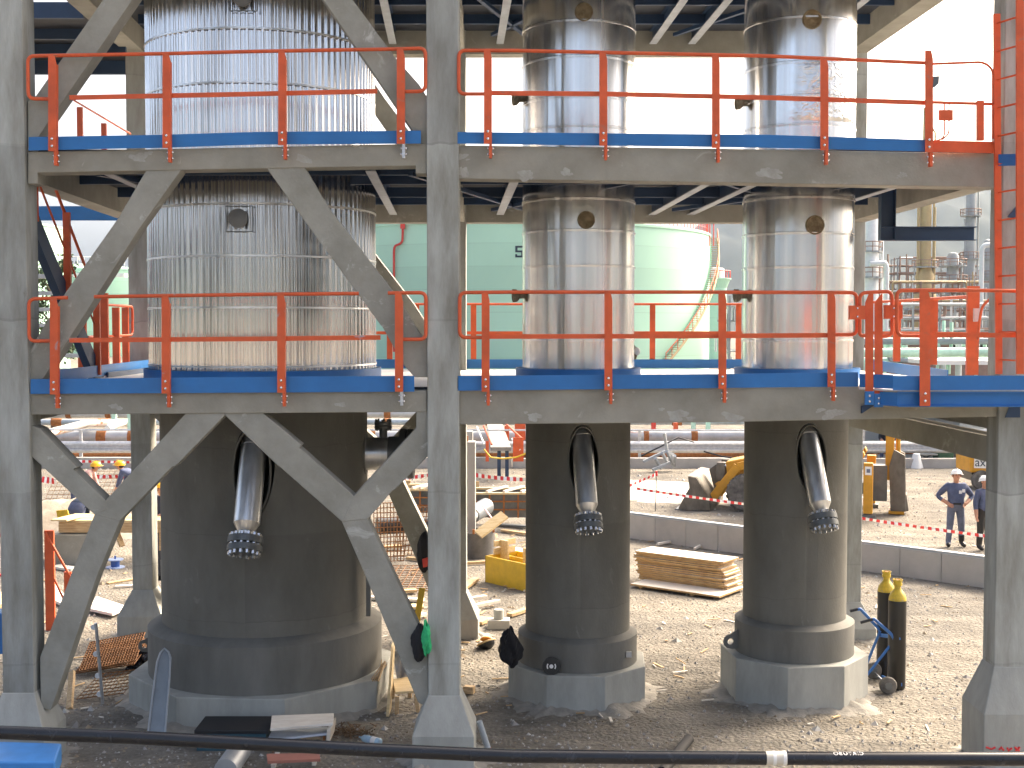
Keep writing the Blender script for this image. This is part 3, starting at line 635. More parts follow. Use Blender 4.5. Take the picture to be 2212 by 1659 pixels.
flat([(1050,727),(1500,726),(1800,724)], Yr+.012).build('mid_rail', ORNG, g)
posts(g, [(1049,632,846), (1314,631,843), (1560,631,840), (1795.5,631,836)], Yr-.03)
g = guard('upper orange guardrail crossing the corrugated vessel', W(490, 320, Yr))
rail_tube([(117,214),(61,213),(60,121),(352,116),(553,111),(853,106),(919,104),(919,197),(866,198)], Yr).build('top_rail', ORNG, g, smooth=50)
flat([(150,211),(553,203),(815,197)], Yr+.03).build('mid_rail', ORNG, g)
posts(g, [(114,121,327), (360.5,116,320), (610,110,314), (866,106,311)], Yr-.03)
g = guard('upper orange guardrail against the white sky, in front of the smooth vessels', W(1480, 320, Yr))
rail_tube([(1050,203),(991,203),(991,109),(1106,109),(1659,121),(1999,136)], Yr).build('top_rail', ORNG, g, smooth=50)
flat([(1060,201),(1310,203),(1659,211),(2000,222)], Yr+.012).build('mid_rail', ORNG, g)
posts(g, [(1054,109,311), (1303,113,315), (1546,118,320), (1780,126,325), (2006,110,329)], Yr-.03)
# gate between upper guardrail and ladder
gt = T('safety_gate', 'orange sprung safety gate between tall post and ladder, high against the sky', 'gate', W(2080, 330, 14.0))
rail_tube([(2016,221),(2147,225)], 14.05, .017).build('gate_bar', ORNG, gt, smooth=50)
rail_tube([(2016,138),(2125,134),(2145,150),(2145,300)], 14.05, .014).build('gate_bar', ORNG, gt, smooth=50)
rail_tube([(2040,222),(2040,298),(2020,305)], 14.05, .008).build('gate_spring', ORNG, gt, smooth=50)
rail_tube([(2050,222),(2050,290),(2034,302)], 14.05, .008).build('gate_spring', ORNG, gt, smooth=50)
MB().prism([W(x, y, 14.02) for x, y in [(2029,237),(2059,237),(2059,260),(2029,260)]], (0, .03, 0)).build('clamp_plate', ORNG, gt, bevel=.006)
MB().prism([W(x, y, 14.0) for x, y in [(2112,217),(2126,217),(2126,303),(2112,303)]], (0, .05, 0)).build('post', ORNG, gt)
MB().prism([W(x, y, 14.02) for x, y in [(2017,165),(2029,164),(2028,180),(2020,188),(2015,188)]], (0, .04, 0)).build('latch', DGRY, gt)
# rear guardrail of the lowest platform
g = guard('rear orange guardrail seen behind the vessels, in front of the green tank', (0, YR+.38, zL1))
zt, zm = ZZ(657, YR+.4), ZZ(719, YR+.4)
MB().tube([(RX[0][1], YR+.4, zt), (RX[2][1]-.1, YR+.4, zt)], .019, 8).build('top_rail', ORNG, g, smooth=50)
MB().bb((RX[0][1], YR+.39, zm-.025), (RX[2][1]-.1, YR+.40, zm+.025)).build('mid_rail', ORNG, g)
for px in (842, 900, 1023, 1409, 1594.5):
    x = XX(px, 720, YR+.4); MB().bb((x-.045, YR+.36, zL1+.15), (x+.045, YR+.372, zt)).build('post', ORNG, g)
# short clamped panel at the landing corner
g = guard('short orange guardrail panel between two clamp plates at the landing corner', W(1890, 845, 13.95))
Yp = 13.95
rail_tube([(1872,725),(1857,725),(1857,633),(1927,629),(1927,726),(1900,727)], Yp).build('top_rail', ORNG, g, smooth=50)
for xx, yb in ((1877, 845), (1897, 850)):
    a = W(xx, 632, Yp); b = W(xx, yb, Yp); w = .044; s = 1
    MB().prism([(a.x+(.0 if xx < 1890 else w), Yp-.02, a.z), (a.x+(w if xx > 1e4 else w), Yp-.02, a.z), (b.x+w, Yp-.02, b.z), (b.x-w, Yp-.02, b.z), (a.x-w, Yp-.02, a.z-.11)], (0, .012, 0)).build('post', ORNG, g)
    q = MB().bb((b.x-w-.005, Yp-.03, b.z-.15), (b.x+w+.005, Yp-.005, b.z)).build('fixing_tab', BLUE, g)
    qb = MB()
    for dz in (.05, .11): qb.ball((b.x, Yp-.035, b.z-dz), (.017, .012, .017), 8)
    qb.build('bolts', BOLT, q, smooth=60)
for (x0, x1, y0, y1) in ((1836,1869,660,690), (1912,1950,659,689)):
    m = MB().prism([W(x, y, 13.86) for x, y in [(x0,y0),(x1,y0),(x1,y1),(x0,y1)]], (0, .012, 0))
    for xx in (x0, x1-4): m.prism([W(x, y, 13.872) for x, y in [(xx,y0),(xx+4,y0),(xx+4,y1),(xx,y1)]], (0, .07, 0))
    p = m.build('clamp_plate', ORNG, g); q = MB()
    for yy in (666, 684): q.ball(W((x0+x1)/2, yy, 13.855), (.012, .01, .012), 8)
    q.build('bolts', BOLT, p, smooth=60)
# guardrail of the landing
g = guard('orange guardrail along the front of the ladder landing', W(2060, 876, YE))
rail_tube([(1990,726),(1938,725),(1937,627),(2100,627),(2270,630)], YE).build('top_rail', ORNG, g, smooth=50)
flat([(2000,724),(2270,724)], YE+.012, .050).build('mid_rail', ORNG, g)
posts(g, [(1997,627,877)], YE-.035, wpx=22, tab=False)
g = guard('orange guardrail along the back of the ladder landing, with a small grey switch box', (XX(2010, 790, 17.5), 17.5, 4.3))
a = W(1884, 653, 19.6); b = W(2094, 641, 16.2); b2 = W(2150, 640, 15.4)
MB().tube([a, b], .02, 8).build('top_rail', ORNG, g, smooth=50)
MB().bar(W(1884, 719, 19.6), W(2140, 722, 15.6), .01, .05).build('mid_rail', ORNG, g)
for px, yt, yb, Y, w in ((1939.5, 652, 781, 18.6, .05), (2018, 647, 788, 17.3, .055), (2104, 618, 810, 15.9, .075)):
    A_ = W(px, yt, Y); B_ = W(px, yb, Y); MB().bb((A_.x-w, Y, B_.z), (A_.x+w, Y+.05, A_.z)).build('post', ORNG, g)
MB().tube(fillet([W(2112,735,15.7), W(2116,690,15.7), W(2122,660,15.7), W(2140,645,15.6)], .1), .018, 8).build('curved_stay', ORNG, g, smooth=50)
MB().prism([W(x, y, 15.8) for x, y in [(2105,666),(2117,666),(2116,694),(2105,695)]], (0, .05, 0)).build('switch_box', GALV, g)
# ladder
ld = T('steel_ladder', 'orange steel ladder fixed in front of the right hand concrete column', 'ladder', W(2180, 808, 13.85))
YA, YB2 = 14.02, 13.62
la0, la1 = W(2157.5, 808, YA), W(2153, 30, YA); lb0, lb1 = W(2203, 808, YB2), W(2203, -60, YB2)
for a, b, w in ((la0, la1, .072), (lb0, lb1, .078)):
    MB().bar(a, b, w, .03, (0, 1, 0)).build('stringer', ORNG, ld)
k = 0; z = la0.z+.16
while z < la1.z+.02:
    MB().tube([(la0.x+(la1.x-la0.x)*(z-la0.z)/(la1.z-la0.z), YA, z), (lb0.x, YB2, z+.0)], .011, 6).build('rung', ORNG, ld, smooth=50); z += .3085
MB().bar(W(2152, 346, 14.06), W(2200, 345, 13.66), .02, .125).build('stay_bracket', BLUE, ld)
MB().prism([W(x, y, 14.04) for x, y in [(2178,468),(2196,445),(2196,472)]], (0, .03, 0)).build('gusset', BLUED, ld)
# hanging monorail beam
mr = T('monorail_beam', 'dark blue hanging I-beam behind the ladder landing, under the concrete cross beam', 'steel beam', W(2004, 505, 17.4))
Ym = 17.4; m = MB(); a = W(1900, 505, Ym); b = W(2107, 505, Ym); zt, zb = ZZ(492, Ym), ZZ(518, Ym)
m.bb((a.x, Ym-.005, zb), (b.x-.02, Ym+.005, zt)); m.bb((a.x, Ym-.07, zt), (b.x, Ym+.07, zt+.012)); m.bb((a.x, Ym-.07, zb-.012), (b.x, Ym+.07, zb)); m.build('i_beam', BLUED, mr)
m = MB(); x0, x1 = XX(1900, 480, Ym), XX(1932, 480, Ym); m.bb((x0, Ym-.07, zb-.004), (x0+.012, Ym+.07, 7.0)); m.bb((x1-.012, Ym-.07, zb-.004), (x1, Ym+.07, 7.0)); m.bb((x0+.012, Ym+.012, zb), (x1-.012, Ym+.022, 7.0)); m.build('hanger', BLUED, mr)
# ================================================================== STAIR TOWER (left)
st = T('stair_flight', 'dark blue steel stair with grey treads and orange handrail behind the left column', 'stairs', (-6.1, 15.8, 4.3))
tr = lambda k: (14.6+.23*k, 6.42-.2*k)
for sx in (-5.60, -6.62):
    a, b = tr(-.2), tr(10.6); MB().bar((sx, a[0], a[1]-.06), (sx, b[0], b[1]-.06), .10, .24).build('stringer', BLUED, st)
for k in range(0, 11):
    y, z = tr(k); MB().box((-6.11, y+.02, z), (.92, .235, .045)).build('tread', GALV, st)
for k in (.3, 4.9, 9.6):
    y, z = tr(k); m = MB().box((-5.535, y, z+.42), (.085, .05, 1.12)); m.build('post', ORNG, st)
for hh, r in ((.98, .02), (.52, .014)):
    a, b = tr(0), tr(10); MB().tube([(-5.56, a[0], a[1]+hh), (-5.56, b[0], b[1]+hh)], r, 8).build('handrail', ORNG, st, smooth=50)
MB().bb((-6.7, 17.15, 4.20), (-5.5, 19.9, 4.24)).build('landing_plate', GRAT, st)
MB().bb((-5.53, 17.15, 4.10), (-5.50, 19.9, 4.38)).build('landing_edge', BLUED, st); MB().bb((-6.7, 19.88, 4.10), (-5.5, 19.91, 4.38)).build('landing_edge', BLUED, st)
for x0, x1, y0, Y in ((167,185,695,17.4), (207,233,633,17.8), (242,257,664,18.9), (263,277,664,19.6)):
    a, b = XX(x0, 700, Y), XX(x1, 700, Y); MB().bb((a, Y, 4.2), (b, Y+.05, ZZ(y0, Y))).build('post', ORNG, st)
MB().tube(fillet([W(206,657,17.9), W(286,662,19.7), W(286,724,19.7), W(190,728,17.9)], .1), .02, 8).build('landing_rail', ORNG, st, smooth=50)
MB().tube([W(160,217,17.2), W(282,289,19.4)], .013, 6).build('handrail', ORNG, st)
for x0, x1, y0, Y in ((166,178,231,17.3), (218,229,266,18.3)):
    a, b = XX(x0, 270, Y), XX(x1, 270, Y); MB().bb((a, Y, 6.95), (b, Y+.04, ZZ(y0, Y))).build('post', ORNG, st)
MB().bar(W(60, 461, 21.0), W(262, 461, 21.0), .06, .235).build('edge_beam', BLUE, st)
MB().bb((-8.4, 17.75, 9.36), (-5.95, 20.9, 9.40)).build('upper_landing', DECK, st); MB().bb((-8.4, 17.68, 9.28), (-5.95, 17.74, 9.50)).build('edge_beam', BLUED, st); MB().bb((-8.4, 20.85, 9.14), (-5.95, 20.92, 9.42)).build('edge_beam', BLUED, st)  # these edge beams take the darker blue: their shade is in the colour
for yy in (18.6, 19.6): MB().bb((-8.4, yy, 9.2), (-5.95, yy+.06, 9.35)).build('cross_beam', BLUED, st)
sr = T('stair_railing', 'orange railing of the ground level stair, beside the foot of the left column', 'railing', G(107, 1362))
Ys = G(107, 1362).y
for x0, x1, y0 in ((97,117,1146), (138,154,1236)):
    a, b = XX(x0, 1250, Ys), XX(x1, 1250, Ys); MB().bb((a, Ys, 0.0), (b, Ys+.05, ZZ(y0, Ys))).build('post', ORNG, sr)
MB().tube([W(97,1149,Ys), W(160,1260,Ys)], .022, 8).build('handrail', ORNG, sr, smooth=50)
MB().tube([W(117,1250,Ys), W(150,1322,Ys)], .018, 8).build('mid_rail', ORNG, sr, smooth=50)
MB().tube(fillet([W(12,1150,Ys), W(-8,1160,Ys), W(-4,1246,Ys), W(16,1238,Ys)], .1), .025, 8).build('end_loop', REDP, sr, smooth=50)
MB().bb((W(-40,1340,15.6).x, 15.6, .9), (W(19,1340,15.6).x, 15.9, 1.42)).build('steel_box', BLUE, None, bevel=.02, label='blue steel box cut by the left photo edge, behind the left column', cat='box')
# ================================================================== SETTING
g = MB(); n = 40
g.add([(-3000, -1500, 0), (3000, -1500, 0), (3000, 4500, 0), (-3000, 4500, 0)], [(0,1,2,3)])
go = g.build('ground', ground_mat(), None, kind='structure')
# hills on the right horizon
hm = mat('hillside', (.012,.024,.020), .95, var=.3, scale=.012, col2=(.026,.042,.032), bump=.0)
m = MB(); nx, ny = 90, 14; vs = []
def hz(x, y):
    f = max(0, min(1, (x+150)/900)); f = f*f*(3-2*f)
    return f*(300+30*math.sin(x*.006)+16*math.sin(x*.017+1)+8*math.sin(x*.041))
for j in range(ny):
    for i in range(nx):
        x = -400+3200*i/(nx-1); t = j/(ny-1); y = 1500+1500*t
        vs.append((x, y, -5+hz(x, y)*math.sin(min(1, t*1.3)*math.pi/2)*(1+.05*math.sin(x*.05+t*9)+.04*random.uniform(-1, 1))))
m.add(vs, [(j*nx+i, j*nx+i+1, (j+1)*nx+i+1, (j+1)*nx+i) for j in range(ny-1) for i in range(nx-1)])
m.build('hills', hm, None, smooth=80, kind='structure')
# ridge added out of view behind the camera for the cladding to reflect
m = MB(); vs = []
for i in range(73):
    a = R(170+200*i/72); h = 60+25*math.sin(i*.6)+15*math.sin(i*1.7)
    vs += [(900*math.cos(a), 900*math.sin(a), -5), (1200*math.cos(a), 1200*math.sin(a), h)]
m.add(vs, [(2*i, 2*i+1, 2*i+3, 2*i+2) for i in range(72)]); m.build('reflection_ridge', hm, None, kind='structure')
def cage(label, o_, u, v, nu, nv_, r=.010, name='rebar_mesh'):
    m = MB(); o_ = Vector(o_); u = Vector(u); v = Vector(v)
    for i in range(nu+1): p = o_+u*i/nu; m.tube([p, p+v], r, 4)
    for j in range(nv_+1): p = o_+v*j/nv_; m.tube([p, p+u], r, 4)
    return m.build(name, REBAR, None, label=label, cat='rebar')
# gravel scattered on the ground
random.seed(3); m = MB()
for k in range(15000):
    t = random.random(); Y = 13.2+34*t*t; X = random.uniform(-.44, .44)*Y
    r = random.choice((.010, .014, .014, .018, .018, .026, .05 if k % 9 == 0 else .02))*(1+.9*t)*random.uniform(.7, 1.3); a = random.uniform(0, 6.3)
    ca, sa = math.cos(a)*r, math.sin(a)*r; q = random.uniform(.6, 1.2); h = r*random.uniform(.5, .95)
    m.add([(X+ca, Y+sa, -.005), (X-sa*q, Y+ca*q, -.005), (X-ca, Y-sa, -.005), (X+sa*q, Y-ca*q, -.005), (X+ca*.3, Y+sa*.2, h)], [(0,1,4),(1,2,4),(2,3,4),(3,0,4)], random.choice((0,0,1,2)))
m.build('gravel', [mat('stone_grey', (.27,.26,.25), .9, var=.3), mat('stone_pale', (.40,.39,.37), .9, var=.2), mat('stone_brown', (.26,.21,.15), .9, var=.3)], None, kind='stuff')
# pale dust patch behind the tape
dm = mat('pale_dust', (.33,.30,.25), .95, scale=.9, col2=(.55,.53,.49), bump=.4, bscale=9)
m = MB(); random.seed(8); P = []
for k in range(90):
    a = 2*math.pi*k/90; q = 1+.10*math.sin(3*a+1)+.09*math.sin(7*a)+.07*math.sin(13*a+2)+.05*math.sin(23*a)+random.uniform(-.05, .05)
    P.append(Vector((6.2+4.6*q*math.cos(a), 38.0+2.6*q*math.sin(a), .006)))
m.add(P, [tuple(range(90))]); m.build('dust_patch', dm, None, kind='structure')
random.seed(17); m = MB()
for k in range(420):
    t = random.random(); Y = 15.5+16*t; X = random.uniform(-.42, .40)*Y if k % 3 else random.gauss(-.5, 1.3)
    l = random.uniform(.05, .28); a = random.uniform(0, 6.3); d = Vector((math.cos(a), math.sin(a), random.uniform(-.1, .15)))*l
    m.bar(Vector((X, Y, .02)), Vector((X, Y, .02))+d, random.uniform(.012, .035), .012, mi=random.choice((0, 0, 1)))
for k in range(150):
    c = G(745+random.gauss(10, 26), 1590+random.gauss(-6, 7)); a = random.uniform(0, 6.3); l = random.uniform(.03, .12)
    m.bar(c+Vector((0,0,.015)), c+Vector((math.cos(a)*l, math.sin(a)*l, random.uniform(0, .06))), .012, .006, mi=2)
m.build('wood_debris', [TIMB, WOODW, mat('dead_leaves', (.10,.06,.03), .9, var=.4)], None, kind='stuff')
stb = T('scaffold_tube', 'leaning grey scaffold tube with ring couplers behind the left brace foot', 'scaffold tube', G(222,1520)); a_, b_ = G(222,1520), W(207,1346,16.4)
MB().tube([a_, b_], .022, 8).build('tube', GALV, stb, smooth=50)
for t in (.12, .35, .62, .95): c = a_.lerp(b_, t); MB().lathe(c-Vector((.035,0,0)), [(.022,-.02),(.036,-.02),(.036,.02),(.022,.02)], 14, axis=(.3,-1,.2)).build('coupler', GALV, stb, smooth=40)
cage('pale wire offcuts heaped behind the left pedestal', G(165,1510,.03), (.6, .1, .05), (.15, .5, .2), 9, 7, .006)
m = MB()
for pts in ([(2130,1614),(2142,1618),(2150,1614)],[(2158,1620),(2163,1614),(2168,1621)],[(2176,1615),(2178,1622),(2186,1616)],[(2192,1614),(2202,1622)],[(2203,1614),(2194,1622)]):
    m.tube([W(x, y, 13.925) for x, y in pts], .012, 5)
m.build('red_marks', REDT, fr)
def dirt_ring(m, pts, w0, w1, h):
    n = 96; P = []
    per = [(Vector(pts[i]), Vector(pts[(i+1) % len(pts)])) for i in range(len(pts))]; L_ = sum((b-a).length for a, b in per); c = sum((Vector(p) for p in pts), Vector())/len(pts)
    base = len(m.v); vs = []
    for k in range(n):
        q = L_*k/n
        for a, b in per:
            l = (b-a).length
            if q <= l: p = a.lerp(b, q/l); break
            q -= l
        d_ = (p-c); d_.z = 0; d_.normalize(); w = random.uniform(w0, w1)*(1+.5*math.sin(k*.4)); hh = h*random.uniform(.35, 1.1)*(1+.4*math.sin(k*.23+1))
        vs += [Vector((p.x-d_.x*.03, p.y-d_.y*.03, hh)), Vector((p.x+d_.x*w*.45, p.y+d_.y*w*.45, hh*.38)), Vector((p.x+d_.x*w, p.y+d_.y*w, -.008))]
    fs = []
    for k in range(n):
        j = (k+1) % n
        for r_ in (0, 1): fs.append((3*k+r_, 3*k+r_+1, 3*j+r_+1, 3*j+r_))
    m.add(vs, fs)
random.seed(77); m = MB()
for x, ap, ro in ((XB-.02, 1.66, R(-94)), (XM-.005, .915, R(-94)), (XRV-.005, .915, R(-84))): dirt_ring(m, [(a, b, 0) for a, b, _ in oct_pts(x, ap, 0, ro)], .10, .34, .075)
for (a, b) in FC+RX:
    c = (a+b)/2; yc = (YC if (a, b) in FC else YR)+(b-a)/2; dirt_ring(m, [(c-.36, yc-.36, 0), (c+.36, yc-.36, 0), (c+.36, yc+.36, 0), (c-.36, yc+.36, 0)], .08, .25, .07)
m.build('dirt', mat('loose_gravel', (.20,.19,.17), .95, scale=6, col2=(.33,.31,.27), bump=1., bscale=14), None, smooth=80, kind='stuff')
# low retaining wall with pale channel on top
wl = mat('wall_concrete', (.42,.405,.38), .9, var=.15, scale=1.2, bump=.1)
hw = .56; A0 = G(1290, 1103, hw); A1 = G(2330, 1233, hw); d = (A1-A0); L_ = d.length; d.normalize(); nrm = Vector((-d.y, d.x, 0))
if nrm.y < 0: nrm = -nrm
m = MB(); nb = 13
for k in range(nb):
    a = A0+d*(L_*k/nb+.006); b = A0+d*(L_*(k+1)/nb-.006); m.prism([Vector((a.x, a.y, -.2)), Vector((b.x, b.y, -.2)), b, a], nrm*.26)
wo = m.build('retaining_wall', wl, None, label='low grey concrete block wall crossing the yard behind the vessels', cat='wall')
MB().prism([A0+d*.1+nrm*.03+Vector((0,0,.002)), A1+nrm*.03+Vector((0,0,.002)), A1+nrm*.03+Vector((0,0,.045)), A0+d*.1+nrm*.03+Vector((0,0,.045))], nrm*.15).build('capping_channel', GALVL, wo)
# far kerb wall, crash barrier, pipes
kb = MB()
for k in range(14): kb.bb((-24+4*k+.01, 44.4, -.1), (-20+4*k-.01, 44.75, .33+.02*(k % 3)))
kb.build('kerb_wall', mat('pale_kerb', (.42,.40,.37), .9, var=.2, scale=1, bump=.2), None, label='low pale kerb wall under the far crash barrier', cat='wall')
cb = T('crash_barrier', 'galvanised crash barrier running across the yard in front of the far pipes', 'barrier', (0, 45.2, .33))
prof = [(0,.90),(.03,.88),(.09,.82),(.09,.76),(.02,.70),(.02,.66),(.09,.60),(.09,.54),(.03,.49),(0,.47)]
m = MB(); vs = []
for x in (-24, 26): vs += [(x, 45.1-p[0], p[1]) for p in prof]
m.add(vs, [(i, i+1, i+11, i+10) for i in range(9)]); m.build('beam', GALV, cb, smooth=30)
for k in range(13): MB().bb((-23.6+4.02*k, 45.11, .2), (-23.5+4.02*k, 45.2, 1.32)).build('post', GALV, cb)
MB().tube([(-24, 45.2, 1.30), (26, 45.2, 1.27)], .035, 6).build('hand_tube', GALV, cb)
def longpipe(label, y, z, r, m_, x0=-28, x1=30):
    p = MB()
    p.tube([(x0, y, z), (x1, y+.4, z)], r, 12); o = p.build('pipeline', m_, None, smooth=50, label=label, cat='pipe', group='pipes behind the crash barrier'); 
    for k in range(26):
        x = x0+2.2*k+random.uniform(-.6, .6); q = MB(); q.lathe((x, y+.4*(x-x0)/(x1-x0), z), [(r+.01, 0), (r+.03, .03), (r+.03, .2+.3*random.random())], 12, axis=(1, 0, 0))
        q.build('rust_band', RUST, o, smooth=50)
longpipe('thick grey pipe with rust brown bands, behind the crash barrier', 50, .62, .26, GREYP)
longpipe('slimmer blue grey pipe highest behind the crash barrier', 53, .98, .13, mat('bluegrey_pipe', (.36,.42,.47), .5, .2, var=.15))
longpipe('lowest rusty pipe behind the crash barrier, seen under its beam', 48, .10, .17, RUST)
longpipe('pale pipe farthest back beyond the crash barrier', 60, .85, .20, mat('pale_pipe', (.50,.52,.53), .5, .2, var=.15))
for i, (px, c, lab) in enumerate(((1412, REDP, 'red painted pipe support post behind the barrier'), (1498, GREENP, 'pale green support post left of its twin, behind the barrier'), (1530, GREENP, 'pale green support post nearest the loader, behind the barrier'), (1460, ORNG, 'orange support post behind the barrier'), (246, GREENP, 'pale green post between left column and rear column'), (280, GREENP, 'slim pale green post beside the rear left column'))):
    x = XX(px, 930, 51); MB().bb((x-.09, 51, 0), (x+.09, 51.15, 2.0 if i != 3 else 1.1)).build('support_post', c, None, label=lab, cat='post')
# sloping rusty pipes upper left of the yard
m = MB(); m.tube([W(96,938,47), W(190,914,50), W(300,913,52)], .16, 10); o = m.build('bent_pipe', mat('pale_rusty_pipe', (.55,.53,.50), .6, var=.1, patch=(.34,.11,.03), pscale=1.6, pth=.54), None, smooth=50, label='pale bent pipe with rust runs, seen past the left column', cat='pipe')
MB().tube([W(232,925,46), W(268,912,47)], .12, 10).build('pipe_stub', WHITE, None, smooth=50, label='short white pipe stub near the rear left column', cat='pipe')
# barrier tapes
def tape(label, pts, w, n=40, sag=.0):
    pts = [Vector(p) for p in pts]; m = MB(); random.seed(len(label)); q = []
    for i in range(n+1):
        t = i/n*(len(pts)-1); k = min(int(t), len(pts)-2); f = t-k; p = pts[k].lerp(pts[k+1], f); p.z -= sag*4*f*(1-f)
        tw = .5*math.sin(i*.55); q.append((p+Vector((0, math.sin(tw)*w*.5, math.cos(tw)*w*.5)), p-Vector((0, math.sin(tw)*w*.5, math.cos(tw)*w*.5))))
    for i in range(n):
        a, b = q[i]; c, d = q[i+1]; m.add([b, d, c, a], [(0,1,2,3)], (i//1) % 2)
    m.build('barrier_tape', [REDT, WHT], None, label=label, cat='barrier tape', group='red and white barrier tapes')
tape('red and white tape strung along the low concrete wall, right of the middle vessel', [A0+nrm*1.6+Vector((0,0,.38)), A0+d*L_*.55+nrm*1.2+Vector((0,0,.33)), A1+nrm*.9+Vector((0,0,.28))], .065, 120, .03)
tape('red and white tape rising from the middle vessel to the thin marker rod', [W(1300,1075,33), W(1418,1024,34.5)], .08, 24)
tape('red and white tape hanging slack left of the middle vessel, behind the grey pillar', [W(1000,1021,36), W(1150,1036,35)], .115, 22, .05)
tape('short red and white tape left of the central column', [W(870,1034,38), W(935,1025,38)], .11, 10)
tape('red and white tape stretched above the two yellow helmets', [W(150,996,43), W(300,999,43)], .09, 22)
tape('red and white tape behind the shoulders of the yellow helmeted men', [W(195,1030,38), W(275,1029,38)], .12, 12)
tape('thick crumpled red and white tape beside the left column', [W(80,1034,34), W(122,1040,34)], .17, 8)
rod = MB().tube([W(1416,1106,34), W(1418,1020,34)], .012, 6).build('marker_rod', DGRY, None, label='thin steel marker rod holding up the tape left of the loader', cat='rod')
MB().tube([W(1418,1028,33.98), W(1418,1018,33.98)], .03, 8).build('rod_cap', REDT, rod)
# ------------------------------------------------------------------ storage tanks
def tank(label, xc, D, r, h, n=160, extras=None):
    X = (xc-CX)/FPX*D; t = T('storage_tank', label, 'tank', (X, D, 0))
    MB().lathe((X, D, 0), [(r, -.2), (r, h), (r-.3, h+.02), (0.1, h+1.6)], n, caps=False).build('shell', TANKG, t, smooth=30)
    MB().lathe((X, D, h), [(r, -.25), (r+.12, -.22), (r+.12, .02), (r, .06)], n, caps=False).build('rim', TANKG, t, smooth=30)
    return t, X
t1, XT = tank('large pale green storage tank marked 5, behind the smooth vessels', 1100, 136.5, 21.4, 14.65)
DT, RT = 136.5, 21.4
def on_tank(px, y, out=.0):
    dx = (px-CX)/FPX
    a, b, c = 1+dx*dx, -2*(dx*XT+DT), XT*XT+DT*DT-(RT+out)**2; Y = (-b-math.sqrt(b*b-4*a*c))/(2*a); return W(px, y, Y)
m = MB()
for k in range(0, 96):
    a = R(180+360*k/192+.01); x = XT+(RT-.2)*math.cos(a); y = DT+(RT-.2)*math.sin(a)
    m.tube([(x, y, 14.6), (x, y, 15.8)], .035, 4)
for z in (15.2, 15.8): m.tube([(XT+(RT-.2)*math.cos(R(180+k*2)), DT+(RT-.2)*math.sin(R(180+k*2)), z) for k in range(91)], .03, 4)
m.build('rim_railing', REDP, t1)
pp = [on_tank(x, y, .25) for x, y in [(870,488),(870,502),(869,525),(853,531),(851,540),(851,700),(851,760)]]
MB().tube(fillet(pp, .4), .11, 8).build('foam_pipe', REDP, t1, smooth=60)
MB().bar(on_tank(870, 482, .3), on_tank(870, 494, .3), .42, .5).build('foam_chamber', REDP, t1)
# digit 5
w5 = [(1113,531),(1131,531),(1131,535),(1118,535),(1118,541),(1131,541),(1131,556),(1113,556),(1113,549),(1117,549),(1117,552),(1126,552),(1126,545),(1113,545)]
MB().prism([on_tank(x, y, .03) for x, y in w5], (0, .02, 0)).build('number', mat('dark_lettering', (.02,.04,.06), .6), t1)
# stair winding down the tank
stq = []; 
for k in range(61):
    t = k/60; a = R(-90+88-46*t); z = 14.5-13*t; stq.append((a, z))
sp_ = lambda a, r, z: Vector((XT+r*math.cos(a), DT+r*math.sin(a), z))
for rr, dz, nm, mm, wd in ((RT+.15, -.1, 'stair_stringer', GREENP, .12), (RT+.95, -.1, 'stair_stringer', TAN, .12), (RT+.95, 1.0, 'stair_handrail', ORNG, .05)):
    MB().tube([sp_(a, rr, z+dz) for a, z in stq], wd, 5).build(nm, mm, t1)
m = MB()
for a, z in stq: m.bar(sp_(a, RT+.15, z), sp_(a, RT+.95, z), .28, .05)
m.build('stair_treads', TAN, t1)
m = MB()
for a, z in stq[::3]: m.tube([sp_(a, RT+.95, z), sp_(a, RT+.95, z+1)], .035, 4)
m.build('stair_posts', ORNG, t1)
m = MB()
for px, y0, y1 in ((1541, 486, 510), (1533, 486, 506)): m.tube([on_tank(1529, 500)+Vector(((px-1529)/20, 0, 1.0)), on_tank(1529, 500)+Vector(((px-1529)/20, 0, -1.5))], .06, 5)
m.build('stair_head', REDP, t1)
t2, X2 = tank('pale green tank with white roof vents, seen between the left braces', 190, 226, 18, 14.7)
for px in (178, 265):
    x = (px-CX)/FPX*209; MB().bb((x-.9, 207.5, 13.2), (x+.9, 209.5, 13.8)).build('roof_vent', WHITE, t2)
m = MB()
for k in range(40):
    a = R(200+140*k/40); m.tube([(X2+17.8*math.cos(a), 226+17.8*math.sin(a), 14.7), (X2+17.8*math.cos(a), 226+17.8*math.sin(a), 16.6)], .05, 4)
m.tube([(X2+17.8*math.cos(R(200+k*5)), 226+17.8*math.sin(R(200+k*5)), 16.6) for k in range(29)], .05, 4); m.build('rim_railing', WHITE, t2)
t3, X3 = tank('creamy green tank with slanting stair, behind the blue stair treads', -250, 145, 20.2, 16.5)
m = MB()
for k in range(30):
    t = k/29; a = R(-30-25*t); m.bar((X3+20.3*math.cos(a), 145+20.3*math.sin(a), 14-11*t), (X3+21.2*math.cos(a), 145+21.2*math.sin(a), 14-11*t), .25, .06)
m.build('stair_treads', TAN, t3)
t4, X4 = tank('slim green tank topped by a railed platform, right of the big green tank', 1545, 190, 1.65, 12.3, 48)
m = MB(); m.lathe((X4, 190, 12.3), [(1.6, -1.6), (2.1, -.35), (2.3, -.2), (2.3, 0), (1.5, 0)], 32, caps=False); m.build('platform', TANKG, t4)
m = MB(); m.lathe((X4, 190, 12.3), [(1.3, 0), (1.3, 1.3), (1.1, 1.5), (.1, 1.6)], 24); m.build('cap', WHITE, t4)
m = MB()
for k in range(12):
    a = R(30*k); m.tube([(X4+2.2*math.cos(a), 190+2.2*math.sin(a), 12.3), (X4+2.2*math.cos(a), 190+2.2*math.sin(a), 13.4)], .05, 4)
